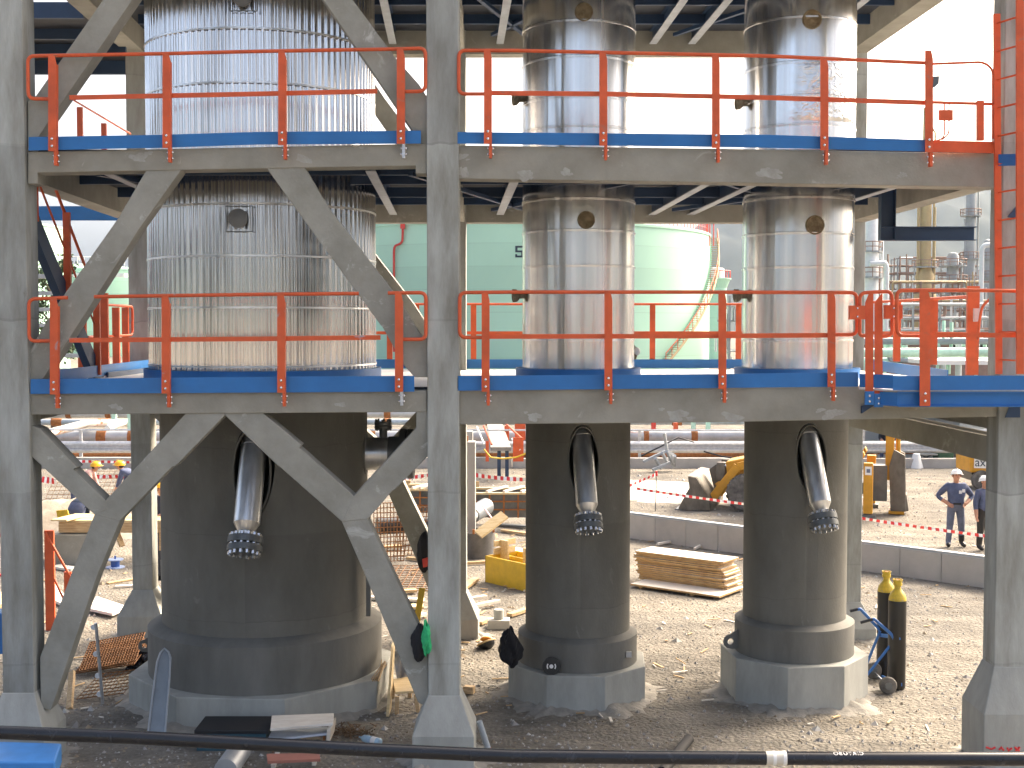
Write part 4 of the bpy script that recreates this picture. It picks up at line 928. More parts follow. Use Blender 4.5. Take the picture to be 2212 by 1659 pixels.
m.lathe((X4, 190, 13.35), [(2.2, 0), (2.25, .05), (2.2, .1)], 24, caps=False); m.build('platform_railing', REDP, t4)
# ------------------------------------------------------------------ refinery on the right
def tower(label, px, D, r, h, mt, decks, bands=()):
    X = (px-CX)/FPX*D; t = T('refinery_tower', label, 'tower', (X, D, 0), 'refinery towers on the right horizon')
    prof = [(r*1.15, 0), (r*1.15, h*.12), (r, h*.16), (r, h-.5), (r*.7, h), (.05, h+.2)]
    MB().lathe((X, D, 0), bands or prof, 24).build('shell', mt, t, smooth=40)
    for z, rr in decks:
        m = MB(); m.lathe((X, D, z), [(r, -.1), (rr, -.1), (rr, .1), (r, .1)], 20, caps=False); o = m.build('platform', RGREY, t)
        q = MB(); q.lathe((X, D, z+1.1), [(rr, 0), (rr+.06, .06), (rr, .12)], 20, caps=False); q.lathe((X, D, z+.55), [(rr, 0), (rr+.05, .05), (rr, .1)], 20, caps=False)
        for k in range(12): a = R(30*k); q.tube([(X+rr*math.cos(a), D+rr*math.sin(a), z), (X+rr*math.cos(a), D+rr*math.sin(a), z+1.1)], .05, 4)
        q.build('platform_railing', RRUST, o)
    m = MB(); m.tube([(X+r+.35, D-.3, 1), (X+r+.35, D-.3, h*.9), (X, D-.3, h*.95)], .16, 6); m.tube([(X-r-.25, D-.3, 2), (X-r-.25, D-.3, h*.7)], .1, 6); m.build('riser_pipe', mt, t, smooth=60)
    return t, X
z_ = lambda y, D: 5+(706-y)*D/2720
tower('white refinery column with bent outlet pipe, right of the last vessel', 1874, 150, 1.15, 20, STEELW, [(z_(600,150), 1.7), (z_(545,150), 1.6)])
D = 150; X = (1897-CX)/FPX*D; MB().tube(fillet([(X-1.6, D-1.6, z_(572,D)), (X+.2, D-1.6, z_(570,D)), (X+.35, D-1.6, z_(580,D)), (X+.35, D-1.6, 2)], 1.0), .33, 10).build('white_pipe', STEELW, None, smooth=60, label='thick white pipe bending down beside the white refinery column', cat='pipe')
D = 210; r = .94
tower('tall tan stack with flared foot on the right skyline', 1995, D, r, z_(238,D), TAN, [(z_(578,D), 2.1)], [(1.9, 0), (1.9, z_(640,D)), (1.25, z_(616,D)), (1.6, z_(598,D)), (1.15, z_(584,D)), (r, z_(575,D)), (r*.98, z_(440,D)), (.62, z_(300,D)), (.60, z_(238,D))])
m = MB(); X = (1995-CX)/FPX*D; m.tube([(X-1.35, D-.5, 8), (X-1.35, D-.5, z_(450,D))], .22, 6); m.tube([(X+1.35, D-.5, 8), (X+1.35, D-.5, z_(450,D))], .24, 6); m.build('stack_ladders', TAN, None, label='pair of tan riser pipes standing close beside the tan stack', cat='pipe')
tower('slim grey tower with ring platform, near the right column', 2092, 220, .85, z_(350,220), RGREY, [(z_(468,220), 1.75), (z_(560,220), 1.7), (z_(610,220), 1.9)])
tower('stubby grey tower with two decks, left of the slim ringed tower', 2055, 215, 1.0, z_(548,215), RGREY, [(z_(575,215), 2.3), (z_(610,215), 2.4), (z_(638,215), 2.3)])
tower('pale grey tower half hidden by the right column', 2130, 230, .8, z_(520,230), RGREY, [(z_(560,230), 1.6), (z_(600,230), 1.6)])
D = 180; X = (2117-CX)/FPX*D; MB().tube(fillet([(X, D, 2), (X, D, z_(530,D)), (X+3, D, z_(530,D))], .9), .36, 8).build('goose_neck_pipe', STEELW, None, smooth=60, label='white goose neck pipe left of the right column', cat='pipe')
random.seed(21)
def piperack(label, D, x0, x1, z0, z1, npipe, mats_, rmax, col, grp='refinery pipe racks on the right'):
    X0, X1 = (x0-CX)/FPX*D, (x1-CX)/FPX*D; t = T('pipe_rack', label, 'pipe rack', ((X0+X1)/2, D, 0), grp)
    for k in range(int((X1-X0)/3.2)+1):
        x = X0+3.2*k; m = MB()
        for y in (D, D+4): m.bb((x-.11, y-.11, 0), (x+.11, y+.11, z1))
        z = z0
        while z <= z1: m.bb((x-.1, D-.3, z-.2), (x+.1, D+4.3, z-.02)); z += 1.5
        m.build('frame', col, t)
    for k in range(npipe):
        z = random.choice([z0+1.5*q for q in range(int((z1-z0)/1.5)+1)]); r = random.uniform(.06, rmax); y = D+random.uniform(-.2, 4)
        xa = X0+random.uniform(-1, (X1-X0)*.35); xb = X1-random.uniform(-1, (X1-X0)*.35)
        P = [(xa, y, z+r), (xb, y, z+r)]
        if random.random() < .6: P = [(xa, y, random.uniform(0, z1+1))]+P
        if random.random() < .6: P = P+[(xb, y, random.uniform(0, z1+2))]
        MB().tube(fillet(P, .5), r, 6).build('pipe', random.choice(mats_), t, smooth=60)
piperack('lowest refinery pipe rack, mostly pale green pipes, beyond the landing', 105, 1860, 2150, 2.0, 3.6, 16, [GREENP, GREENP, STEELW, RGREY], .28, GREENP)
piperack('multi level grey pipe rack behind the green one, beyond the landing', 150, 1855, 2150, 3.0, 7.6, 40, [RGREY, STEELW, GREENP, RRUST, RGREY], .22, RGREY)
piperack('rust coloured pipe rack below the tan stack', 200, 1900, 2160, 6.0, 12.2, 60, [RRUST, RGREY, RRUST, STEELW, TAN], .2, RRUST)
piperack('distant rusty pipe rack with white risers, in front of the hill', 240, 1900, 2160, 6.0, 18.0, 70, [RGREY, STEELW, RRUST, RRUST], .22, RGREY)
piperack('small red and white pipe rack between tank and last vessel', 125, 1575, 1625, 1.0, 8.0, 22, [RGREY, STEELW, REDP, RGREY], .15, RGREY)
D = 95
MB().tube([((1860-CX)/FPX*D, D, z_(762,D)), ((2150-CX)/FPX*D, D+1, z_(761,D))], .36, 14).build('green_main', GREENP, None, smooth=60, label='fat pale green main pipe just above the landing toe plate', cat='pipe')
m = MB(); D = 120; xa, xb = (1895-CX)/FPX*D, (2150-CX)/FPX*D; m.bb((xa, D+1, 0), (xb, D+6, z_(735,D))); o = m.build('plant_building', RRUST, None, label='low reddish plant building behind the green pipes', cat='building')
MB().bb((xa-.3, D+.6, z_(735,D)), (xb, D+6.4, z_(731,D))).build('roof', WHITE, o)
for k in range(4): MB().bb((xa+2+2.7*k, D+.95, z_(752,D)), (xa+3+2.7*k, D+1.0, z_(744,D))).build('window', GLASS, o)
m = MB(); D = 88; m.bb(((2020-CX)/FPX*D, D, z_(788,D)), ((2160-CX)/FPX*D, D+6, z_(779,D))); m.build('pale_roof', WHITE, None, label='flat white roof low behind the landing railing', cat='roof')
# distant tree behind the stair
def tree(label, base, h, r, n=1500):
    t = T('tree', label, 'tree', base); m = MB(); b = Vector(base)
    m.tube([b, b+Vector((.1, 0, h*.3)), b+Vector((0, .1, h*.6)), b+Vector((.2, 0, h*.9))], [.22, .17, .11, .04], 7)
    br = []
    for k in range(9):
        a = k*2.4; z = h*(.35+.06*k); q = b+Vector((math.cos(a)*r*.7, math.sin(a)*r*.7, z+h*.12)); m.tube([b+Vector((0, 0, z)), q], [.08, .02], 5); br.append(q)
    m.build('trunk', BARK, t); l = MB()
    for k in range(n):
        c = random.choice(br)+Vector([random.gauss(0, r*.26) for _ in range(3)]); s = random.uniform(.06, .15)
        u = Vector([random.gauss(0, 1) for _ in range(3)]).normalized()*s; v = Vector([random.gauss(0, 1) for _ in range(3)]).normalized()*s
        l.add([c-u, c+v*.6, c+u, c-v*.6], [(0,1,2,3)])
    l.build('crown', LEAF, t)
tree('small green tree showing between the stair stringer and the orange post', (W(113,560,62).x, 62, 0), 8.4, .95, 2600)
# ================================================================== YARD CLUTTER
def plank(label, p, q, w, th, m_, name='plank', z0=0., z1=0., group=None, cat='plank', edge=None):
    p = G(*p); q = G(*q); p.z = z0+th/2+.004; q.z = z1+th/2+.004
    o = MB().bar(p, q, w, th).build(name, m_, None, bevel=.004, label=label, cat=cat, group=group); return o
# plywood stack
ang = math.atan2((G(1556,1297)-G(1362,1269)).y, (G(1556,1297)-G(1362,1269)).x)
dv = Vector((math.cos(ang), math.sin(ang), 0)); nv = Vector((-dv.y, dv.x, 0))
pf = G(1362, 1269); 
def board(c0, L, Wd, z, th, m_, label, group=None, rot=0., name='plywood_board'):
    d_ = rotz(rot) @ dv; n_ = Vector((-d_.y, d_.x, 0)); c = c0
    return MB().prism([c+Vector((0,0,z)), c+d_*L+Vector((0,0,z)), c+d_*L+n_*Wd+Vector((0,0,z)), c+n_*Wd+Vector((0,0,z))], (0, 0, th)).build(name, m_, None, bevel=.003, label=label, cat='board', group=group)
base = G(1362, 1270); base.z = 0
Lb = (G(1556,1297)-base).length
PLY = [WOOD, WOODE]
def ply(c0, L, Wd, z, th, label, group=None, rot=0.):
    d_ = rotz(rot) @ dv; n_ = Vector((-d_.y, d_.x, 0)); c = Vector((c0.x, c0.y, 0))
    P = [c, c+d_*L, c+d_*L+n_*Wd, c+n_*Wd]; m = MB()
    vs = [p+Vector((0,0,z)) for p in P]+[p+Vector((0,0,z+th)) for p in P]
    m.add(vs, [(4,5,6,7)], 0); m.add(vs, [(3,2,1,0),(0,1,5,4),(1,2,6,5),(2,3,7,6),(3,0,4,7)], 1)
    return m.build('plywood_board', [WOODW, WOODE], None, label=label, cat='board', group=group)
ply(base, Lb, 1.05, .05, .035, 'single board lying flat on the gravel in front of the plywood stack')
for k in range(2): MB().bar(base+dv*(.2+1.1*k)+nv*.03+Vector((0,0,.025)), base+dv*(.2+1.1*k)+nv*.95+Vector((0,0,.025)), .07, .045).build('bearer', TIMB, None, label=('left' if k == 0 else 'right')+' timber bearer under the single flat board', cat='timber')
top0 = G(1368, 1189, .62); top0 = Vector((top0.x, top0.y, 0)); random.seed(5)
Lt = 1.88
for k in range(15):
    z = .075+k*.037; j = random.uniform(-.03, .05); lab = 'board within the stack of pale plywood between the vessels'
    if k == 14: lab = 'uppermost sunlit board of the plywood stack'
    ply(top0+dv*(.03+j+(.06 if k < 9 else 0))+nv*random.uniform(-.02, .03), Lt+random.uniform(-.06, .05), .62, z, .030, lab, 'boards stacked between the vessels', R(random.uniform(-1, 1)))
# yellow formwork box
fb = T('formwork_box', 'yellow plywood formwork box with bare uprights, left of the middle vessel', 'formwork', G(1048, 1257))
a = G(1048, 1257); b = G(1136, 1278); dd = (b-a).normalized(); L2 = 1.25; b = a+dd*L2*1.05; nn = Vector((-dd.y, dd.x, 0)); h = .52
def panel(p, q, h0, h1, m_, nm, th=.03):
    n_ = Vector((-(q-p).normalized().y, (q-p).normalized().x, 0))*th
    return MB().prism([p+Vector((0,0,h0)), q+Vector((0,0,h0)), q+Vector((0,0,h1)), p+Vector((0,0,h1))], n_).build(nm, m_, fb)
panel(a, b, 0, h, YELF, 'front_panel'); panel(a+nn*.8, b+nn*.8, 0, h, YELF, 'rear_panel'); panel(a+dd*.03, a+dd*.03+nn*.8, 0, h, YELF, 'side_panel'); panel(b, b+nn*.8, 0, h, YELF, 'side_panel')
for t, n0, hh in ((.04, .35, .80), (.30, .74, .86), (.62, .30, .74), (.8, .55, .8)):
    p = a+dd*L2*t+nn*n0; panel(p, p+dd*.22, .1, hh, WOOD, 'upright', .04)
panel(a+nn*.2+dd*.05, a+nn*.75+dd*.05, h, h+.12, WOOD, 'rail'); panel(a+nn*.2+dd*.05, a+nn*.75+dd*.05, h+.16, h+.27, WOOD, 'rail'); panel(a+nn*.42, b+nn*.42, h-.13, h-.02, YELF, 'divider')
# concrete pillar in a steel ring
D = 27.3
rg = T('formwork_ring', 'low grey steel formwork ring round the pale pillar foot, beside the central column', 'formwork', (XX(1030,1200,D), D, 0))
c = (XX(1030, 1200, D), D, 0); m = MB(); m.lathe(c, [(.36, 0), (.40, 0), (.40, .56), (.36, .56)], 40, caps=False); m.build('ring', mat('grey_formwork_steel', (.13,.125,.12), .6, .3, var=.3, scale=4), rg, smooth=40)
for k in range(5):
    aa = R(180+36*k+10); MB().box((c[0]+.41*math.cos(aa), c[1]+.41*math.sin(aa), .60), (.05, .05, .10)).build('clamp', RUST, rg)
pl = T('concrete_pillar', 'pale square concrete pillar with rusty anchor bolts, right of the central column', 'pillar', (XX(1010,1150,27.4), 27.4, 0))
x0, x1 = XX(988, 1050, 27.4), XX(1027, 1050, 27.4); zt = ZZ(954, 27.4)
MB().bb((x0, 27.3, 0), (x1, 27.3+x1-x0, zt)).build('shaft', mat('pale_pillar', (.37,.36,.345), .9, var=.07, scale=2, bump=.1), pl, bevel=.012)
for px in (996, 1010):
    x = XX(px, 950, 27.4); MB().tube([(x, 27.4, zt-.05), (x, 27.4, zt+.13)], .018, 6).build('anchor_bolt', RUST, pl); 
MB().bb((XX(993,930,32), 32, 0), (XX(1021,930,32), 32.3, ZZ(932,32))).build('concrete_pillar', mat('pale_pillar2', (.42,.41,.39), .9, var=.1), None, bevel=.01, label='farther short concrete pillar peeping above the pale pillar', cat='pillar')
# steel shuttering in the trench
def shutter(label, x0, x1, yt, yb, D):
    t = T('shuttering', label, 'shuttering', (XX((x0+x1)/2, yb, D), D, 0)); a, b = XX(x0, yt, D), XX(x1, yt, D); zt, zb = ZZ(yt, D), ZZ(yb, D)
    MB().bb((a, D, zb), (b, D+.05, zt)).build('panel', DGRY, t)
    m = MB(); n_ = int((b-a)/.45)+1
    for k in range(n_+1): x = a+(b-a)*k/n_; m.bb((x-.02, D-.06, zb), (x+.02, D-.003, zt))
    for q in (.35, .7): m.bb((a, D-.05, zb+(zt-zb)*q-.015), (b, D-.004, zb+(zt-zb)*q+.015))
    m.build('ribs', RUST, t); MB().bb((a-.05, D-.09, zt+.002), (b+.05, D+.03, zt+.05)).build('top_plank', WOOD, t); MB().bb((a-.05, D+.9, zt+.002), (b+.05, D+1.0, zt+.05)).build('top_plank', WOOD, t)
    for q in (.2, .5, .8): x = a+(b-a)*q; MB().bar((x, D-.05, zt+.08), (x+.5, D+1.0, zt+.08), .06, .045).build('tie_board', WOODW, t)
    MB().bb((a, D+.95, zb), (b, D+1.0, zt)).build('panel', DGRY, t)
shutter('dark ribbed steel shuttering between the pale pillar and the middle vessel', 1027, 1150, 1068, 1118, 31)
shutter('dark ribbed steel shuttering left of the central column', 880, 935, 1060, 1108, 31.5)
for lab, px, py in (('timber peg standing behind the shuttering, right of the pale pillar', 1030, 1047), ('timber peg standing behind the shuttering, left of the central column', 882, 1045)):
    x = XX(px, py, 33); MB().bb((x-.06, 33, 0), (x+.06, 33.06, ZZ(py-7, 33))).build('timber_peg', TIMB, None, label=lab, cat='peg')
MB().tube([W(815,1137,28.5), W(930,1132,29)], .19, 16).build('black_pipe', mat('black_pipe_gloss', (.015,.017,.02), .2), None, smooth=50, label='thick glossy black pipe lying behind the rusty rebar cage', cat='pipe')
m = MB(); P0 = W(1018,1113,28.8); P1 = W(1050,1094,29.6); ax = (P1-P0).normalized(); m.lathe(P0, [(.20, 0), (.20, (P1-P0).length), (.17, (P1-P0).length), (.17, 0)], 24, caps=False, axis=ax); m.build('grey_pipe', mat('grey_plastic_pipe', (.16,.18,.20), .4), None, smooth=50, label='open ended grey pipe tilted up beside the pale pillar', cat='pipe')
MB().tube([W(1040,1090,28.6), W(1063,1120,27.6)], .02, 6).build('striped_stick', mat('striped', (.7,.2,.2), .6, col2=(.85,.8,.8), scale=9), None, label='thin red and white stick across the open grey pipe', cat='stick')
MB().bar(W(1033,1155,26.6), W(1090,1112,26.9), .24, .06, (0,-.5,.8)).build('tilted_board', WOOD, None, label='tilted pale board propped up behind the yellow formwork box', cat='board')
# rebar
x0 = XX(808,1200,26.5); 
cage('upright rusty rebar mesh in front of the black pipe, right of the big vessel', (x0, 26.5, .02), (.62, .15, 0), (0, 0, 1.25), 9, 12)
cage('rusty rebar mesh leaning behind the right brace leg', (x0+.35, 27.2, .02), (.9, .3, 0), (.1, .3, 1.0), 12, 10)
cage('rusty rebar mesh lying flat on gravel between brace leg and central column', G(812,1275,.06), (1.0, .0, 0), (.1, 2.2, .05), 7, 14, .008)
cage('rusty mesh pile sagging on the ground beside the left column foot', G(160,1455,.03), (.82, .12, .10), (.1, .70, .22), 24, 15, .010)
cage('second layer of brown mesh on the pile by the left column foot', G(170,1450,.10), (.75, .2, .10), (-.05, .65, .25), 20, 13, .010)
cage('light wire mesh on the excavated bank, left side', G(95,1085,.1), (2.6, .3, 0), (.2, .5, .8), 18, 8, .006)
# excavated bank on the left
m = MB(); vs = []; nx, ny = 26, 8; random.seed(9)
for j in range(ny):
    for i in range(nx):
        t = j/(ny-1); x = -13.4+5.2*i/(nx-1); y = 29.5+3.5*t; vs.append((x, y, (.02+.75*math.sin(t*math.pi))*min(1, .25+.75*math.sin(math.pi*i/(nx-1)))+random.uniform(-.06, .06)-.05))
m.add(vs, [(j*nx+i, j*nx+i+1, (j+1)*nx+i+1, (j+1)*nx+i) for j in range(ny-1) for i in range(nx-1)])
m.build('earth_bank', mat('earth', (.23,.19,.14), .95, scale=2, col2=(.40,.35,.28), bump=.8, bscale=8), None, smooth=80, kind='structure')
# timber bench deck at left
Yt = 26.3
tb = T('timber_trestle', 'long timber deck of thick beams behind the left brace, on a concrete block', 'trestle', (XX(240,1190,Yt), Yt, 0))
zt = ZZ(1128, Yt); zb = ZZ(1151, Yt); MB().bb((XX(126,1130,Yt), Yt, zb), (XX(372,1130,Yt), Yt+.22, zt)).build('beam', TIMB, tb, bevel=.01)
for k in range(4): MB().bb((XX(126,1130,Yt)+.06*k, Yt+.02+.22*k, zt+.003), (XX(372,1130,Yt), Yt+.22+.22*k-.02, zt+.035)).build('deck_board', WOOD, tb)
MB().bar(W(252,1150,Yt+.1), W(264,1180,Yt), .12, .05).build('leg', TIMB, tb); MB().bb((XX(340,1150,Yt), Yt+.1, 0), (XX(352,1150,Yt), Yt+.25, zb)).build('leg', TIMB, tb)
MB().bb((XX(100,1150,26.2), 26.2, 0), (XX(186,1150,26.2), 27.2, ZZ(1152,26.4))).build('concrete_block', CONC2, None, bevel=.02, label='grey concrete block under the timber deck, behind the left brace', cat='block')
MB().bar(W(127,1124,25.9), W(180,1111,27.2), .34, .035).build('loose_board', WOOD, None, label='loose pale board lying askew on the timber deck', cat='board')
p = MB().prism([W(x, y, 27.3) for x, y in [(121,1103),(145,1101),(150,1117),(125,1122)]], (0, .04, 0)).build('yellow_board', YELF, None, label='small yellow board standing beside the crouching worker', cat='board')
# loose planks on the ground
plank('thin pale plank on gravel left of the rear left column', (249,1270), (300,1267), .12, .04, WOODW)
plank('grey plank half buried in gravel, above the thin pale plank', (232,1262), (292,1252), .1, .03, TIMB)
o = G(195,1322); MB().prism([G(x, y, .05) for x, y in [(192,1320),(243,1331),(277,1316),(208,1293)]], (0, 0, .05)).build('white_board', mat('whitewashed_board', (.70,.66,.60), .6, var=.06), None, bevel=.005, label='wide whitish board on the gravel beside the rear left column foot', cat='board')
MB().prism([G(x, y, .03) for x, y in [(112,1300),(140,1312),(150,1302),(118,1265)]], (0, 0, .05)).build('cream_board', WOODW, None, label='cream board with yellow edge between the orange posts at left', cat='board')
MB().prism([G(x, y, .02) for x, y in [(-10,1318),(16,1312),(16,1292),(-10,1285)]], (0, 0, .08)).build('board', WOOD, None, label='pale board cut off by the left photo edge', cat='board')
random.seed(12)
for i, (a_, b_, lab) in enumerate((((118,1226),(165,1235),'grey plank lowest in the rubbish heap behind the left brace'), ((120,1213),(172,1207),'pale sheet board across the rubbish heap behind the left brace'), ((128,1196),(170,1199),'long brown plank topmost of the rubbish heap behind the left brace'), ((120,1186),(150,1176),'short stick poking from the rubbish heap by the concrete block'))):
    plank(lab, a_, b_, .26 if i < 2 else .1, .05, (WOODW, WOODW, TIMB, TIMB)[i], z0=.02*i, z1=.03*i+.02)
for a_, b_, w_, m_, lab in (((1362,1159),(1436,1160),.10,TIMB,'brown timber lying at the foot of the low wall'), ((1420,1180),(1462,1172),.06,WOODW,'thin pale stick behind the plywood stack'), ((1085,1150),(1140,1158),.14,TIMB,'brown board behind the yellow formwork box'), ((1075,1137),(1140,1142),.20,DGRY,'dark steel strip on the rubble behind the formwork box'), ((1045,1176),(1070,1160),.10,TIMB,'short timber leaning among rubble by the formwork ring'), ((1500,1190),(1530,1176),.05,WOODW,'splinter of wood on the gravel bank behind the plywood stack'), ((880,1210),(925,1215),.12,TIMB,'brown board on the gravel just left of the central column')):
    plank(lab, a_, b_, w_, .05, m_, z0=.02, z1=.03)
MB().prism([G(x, y, .12) for x, y in [(1100,1198),(1132,1206),(1140,1190),(1112,1184)]], (0,0,.03)).build('white_sheet', WHITE, None, label='white sheet lying on boards behind the yellow formwork box', cat='sheet')
# blue cable reel
cr = T('cable_reel', 'blue and white cable reel lying on the gravel behind the left brace', 'reel', G(249,1228)); c = G(249,1226)
m = MB(); m.lathe(c, [(.06, 0), (.19, 0), (.19, .02), (.06, .025)], 24); m.lathe(c+Vector((0,0,.16)), [(.06, 0), (.17, 0), (.17, .02), (.06, .025)], 24); m.build('flange', mat('pale_blue_plastic', (.32,.42,.66), .4), cr, smooth=40)
MB().lathe(c, [(.09, .02), (.09, .16)], 20).build('drum', mat('deep_blue_plastic', (.03,.10,.36), .45), cr, smooth=40); MB().tube([c+Vector((0,0,.18)), c+Vector((0,0,.25))], .02, 8).build('handle', mat('deep_blue_plastic', (.03,.10,.36)), cr)
MB().lathe(W(345,1196,23.2), [(.12, 0), (.12, .5), (.10, .5), (.10, 0)], 20, caps=False, axis=(.2, -.6, -.8)).build('open_pipe', BLK, None, smooth=50, label='open black pipe end between the rear left column and the big vessel', cat='pipe')
# trough board leaning on the big plinth
tp = T('metal_trough', 'long grey metal trough with rounded end leaning on the largest plinth', 'trough', G(345,1585))
Yq0, Yq1 = 15.1, 15.55; PT = [(320,1590),(328,1520),(340,1430),(347,1410),(356,1400),(365,1408),(369,1420),(367,1460),(362,1520),(357,1590)]
pts = [W(x, y, Yq0+(1590-y)/190*(Yq1-Yq0)) for x, y in PT]; MB().prism(pts, (0, .02, 0)).build('panel', mat('trough_metal', (.22,.25,.28), .5, .4, var=.15), tp)
m = MB(); m.tube([p+Vector((0,-.015,0)) for p in pts], .014, 6); m.build('rim', GALVL, tp, smooth=50)
# black bags and cloths
def lump(name, label, c, r, m_, cat='bag', n=40, jit=.16, extra=None):
    """crumpled cloth or bag: a folded, sagging blob"""
    mb = MB(); c = Vector(c); ph = [random.uniform(0, 6.3) for _ in range(8)]; k = 26; vs = []
    for i in range(k+1):
        la = -math.pi/2+math.pi*i/k
        for j in range(n):
            a = 2*math.pi*j/n; ca, sa, cl, sl_ = math.cos(a), math.sin(a), math.cos(la), math.sin(la)
            f = 1+jit*(.8*math.sin(2*a+ph[0]+2*la)+.7*math.sin(3*a+ph[1]-3*la)*cl+.5*math.sin(7*a+ph[2]+4*la)*cl+.35*math.sin(11*a+ph[3]-9*la)*cl+.4*math.sin(5*la+ph[4]+a))+random.uniform(-.025, .025)
            sag = 1+.22*(-sl_)*jit*4
            vs.append(c+Vector((r[0]*cl*ca*f*sag, r[1]*cl*sa*f*sag, r[2]*sl_*(1+jit*.9*math.sin(3*a+ph[5]))*(f*.5+.5))))
    mb.add(vs, [(i*n+j, i*n+(j+1) % n, (i+1)*n+(j+1) % n, (i+1)*n+j) for i in range(k) for j in range(n)])
    return mb.build(name, m_, None, smooth=60, label=label, cat=cat)
BAGM = mat('black_plastic_bag', (.008,.009,.012), .25, bump=.9, bscale=9, var=.2, scale=8)
random.seed(4)
c = G(307, 1446); lump('rubbish_bag', 'shiny black rubbish bag on the ground left of the leaning trough', c+Vector((0,.1,.10)), (.20,.16,.15), BAGM, jit=.22)
lump('hanging_bag', 'dark bag hung on the right brace leg under the green cloth', W(906,1388,14.08), (.085,.06,.20), BLKC, jit=.12)
lump('green_cloth', 'bright green cloth draped over the dark bag at the brace', W(921,1376,14.02), (.05,.04,.17), GRNC, 'cloth', jit=.2)
c = W(1102,1397,16.25); lump('black_jacket', 'black jacket heaped on the plinth left of the middle vessel', c, (.13,.12,.23), BLKC, 'jacket', jit=.2)
lump('tool_bag', 'black and red tool bag hanging behind the central column', W(918,1192,20.0), (.13,.08,.30), BLKC, jit=.1)
MB().prism([W(x, y, 19.9) for x, y in [(912,1208),(926,1204),(923,1224),(914,1226)]], (0, .03, 0)).build('red_flap', REDP, None, label='red flap at the bottom of the hanging tool bag', cat='flap')
# upturned hard hat
hh = T('hard_hat', 'upturned hard hat with orange inside lying on the gravel', 'hard hat', G(1050,1402)); c = G(1050,1400)+Vector((0,0,.09)); Rm = Matrix.Rotation(R(160), 3, 'X') @ Matrix.Rotation(R(20), 3, 'Y')
MB().ball(c, (.14,.16,.12), 16, half=True, rot=Rm).build('shell', BLK, hh, smooth=60); MB().ball(c+Vector((.015,-.02,.055)), (.11,.12,.04), 14, rot=Matrix.Rotation(R(-25),3,'X')).build('lining', mat('orange_plastic', (.75,.26,.01), .4), hh, smooth=60)
MB().tube([c+Rm @ Vector((.145*math.cos(k*.42), .165*math.sin(k*.42), .0)) for k in range(16)], .014, 6).build('brim', mat('tan_strap', (.6,.42,.2), .6), hh, smooth=60)
# black disc on the middle plinth
dc = T('grinding_disc', 'black grinding disc leaning on the dark ring of the middle vessel', 'disc', W(1191,1452,16.15)); c = W(1191,1439,16.22)
MB().lathe(c, [(.12, 0), (.115, .012), (.06, .012)], 32, axis=(0,-1,.12)).build('disc', BLK, dc, smooth=40)
m = MB(); m.lathe(c+Vector((0,-.013,0)), [(.026, 0), (.026, .006), (.012, .006)], 20, axis=(0,-1,.12))
for a0, a1 in ((-.6, .6), (2.5, 3.7)): m.lathe(c+Vector((0,-.013,0)), [(.046, 0), (.062, 0), (.062, .003), (.046, .003)], 10, caps=False, axis=(0,-1,.12), a0=a0, a1=a1)
m.build('printed_ring', WHITE, dc)
# small test block
tb = T('test_block', 'pale concrete block with a short round core on top, left of the middle vessel', 'block', G(1078,1362)); c = G(1077,1360)
MB().box(c+Vector((0,.12,.075)), (.37,.26,.15)).build('base', mat('pale_block', (.45,.43,.39), .9), tb, bevel=.01); MB().lathe(c+Vector((0,.12,.15)), [(.085,0),(.085,.15),(.08,.16)], 20).build('core', PLIN, tb, smooth=40)
# planks right of central column
for a_, b_, lab, w, z in (((1008,1310),(1050,1304),'white edged plank highest of the pile right of the central column',.10,.10), ((1010,1323),(1078,1309),'long plank with dark red edge right of the central column',.09,.06), ((1010,1344),(1052,1348),'thick board flat behind the pale test block',.42,.02), ((1100,1335),(1140,1322),'pale plank running under the middle vessel, beside the test block',.12,.02), ((1000,1277),(1027,1258),'short split plank lying alone above the plank pile',.16,.03), ((985,1223),(1060,1219),'dark low timber in front of the steel formwork ring',.08,.02)):
    plank(lab, a_, b_, w, .055, (WOODW if z > .05 else TIMB), z0=z, z1=z)
for i, (a_, b_, lab, m_) in enumerate((((800,1296),(915,1302),'red edged white plank behind the right brace leg',WOODW), ((830,1285),(900,1282),'brown plank highest behind the right brace leg',TIMB), ((845,1320),(915,1318),'wide pale board behind the right brace leg',WOOD), ((880,1345),(915,1335),'board beside the rear pedestal, behind the brace leg',WOODW), ((800,1186+5),(868,1188),'orange brown bar across the rebar mat',TIMB))):
    plank(lab, a_, b_, .16+.1*(i == 2), .05, m_, z0=.02+.01*i, z1=.02+.01*i)
MB().bar(W(900,1345,18.2), W(912,1270,18.3), .09, .06, (0,1,0)).build('yellow_stake', YELF, None, label='yellow timber stake standing between brace leg and rear pedestal', cat='stake')
# stool, board, sticks, plastic
sl = T('wooden_stool', 'small pale wooden stool between the largest plinth and the brace leg', 'stool', G(876,1512)); c = G(876, 1506); zt = .235
MB().prism([Vector((q.x, q.y, zt)) for q in (G(854,1500,zt), G(900,1497,zt), G(887,1466,zt), G(848,1471,zt))], (0,0,.03)).build('seat', WOOD, sl, bevel=.004)
for px, py in ((858,1504),(898,1500),(884,1470),(851,1474)):
    q = G(px, py, zt); MB().bar((q.x, q.y, zt), (q.x+(q.x-c.x)*.15, q.y, .0), .05, .03).build('leg', TIMB, sl)
MB().prism([W(x, y, Yq) for x, y, Yq in [(834,1548,15.9),(840,1548,15.9),(849,1400,16.6),(845,1395,16.6)]], (0,.35,0)).build('leaning_board', WOOD, None, label='narrow pale board standing against the side of the largest plinth', cat='board')
m = MB(); random.seed(2)
for k in range(12):
    a_ = W(804+random.uniform(-2,14), 1470+random.uniform(-3,2), 16.05); b_ = W(828+random.uniform(-4,10), 1432+random.uniform(-8,8), 16.35+random.uniform(-.05,.05)); m.tube([a_, b_], .008, 5)
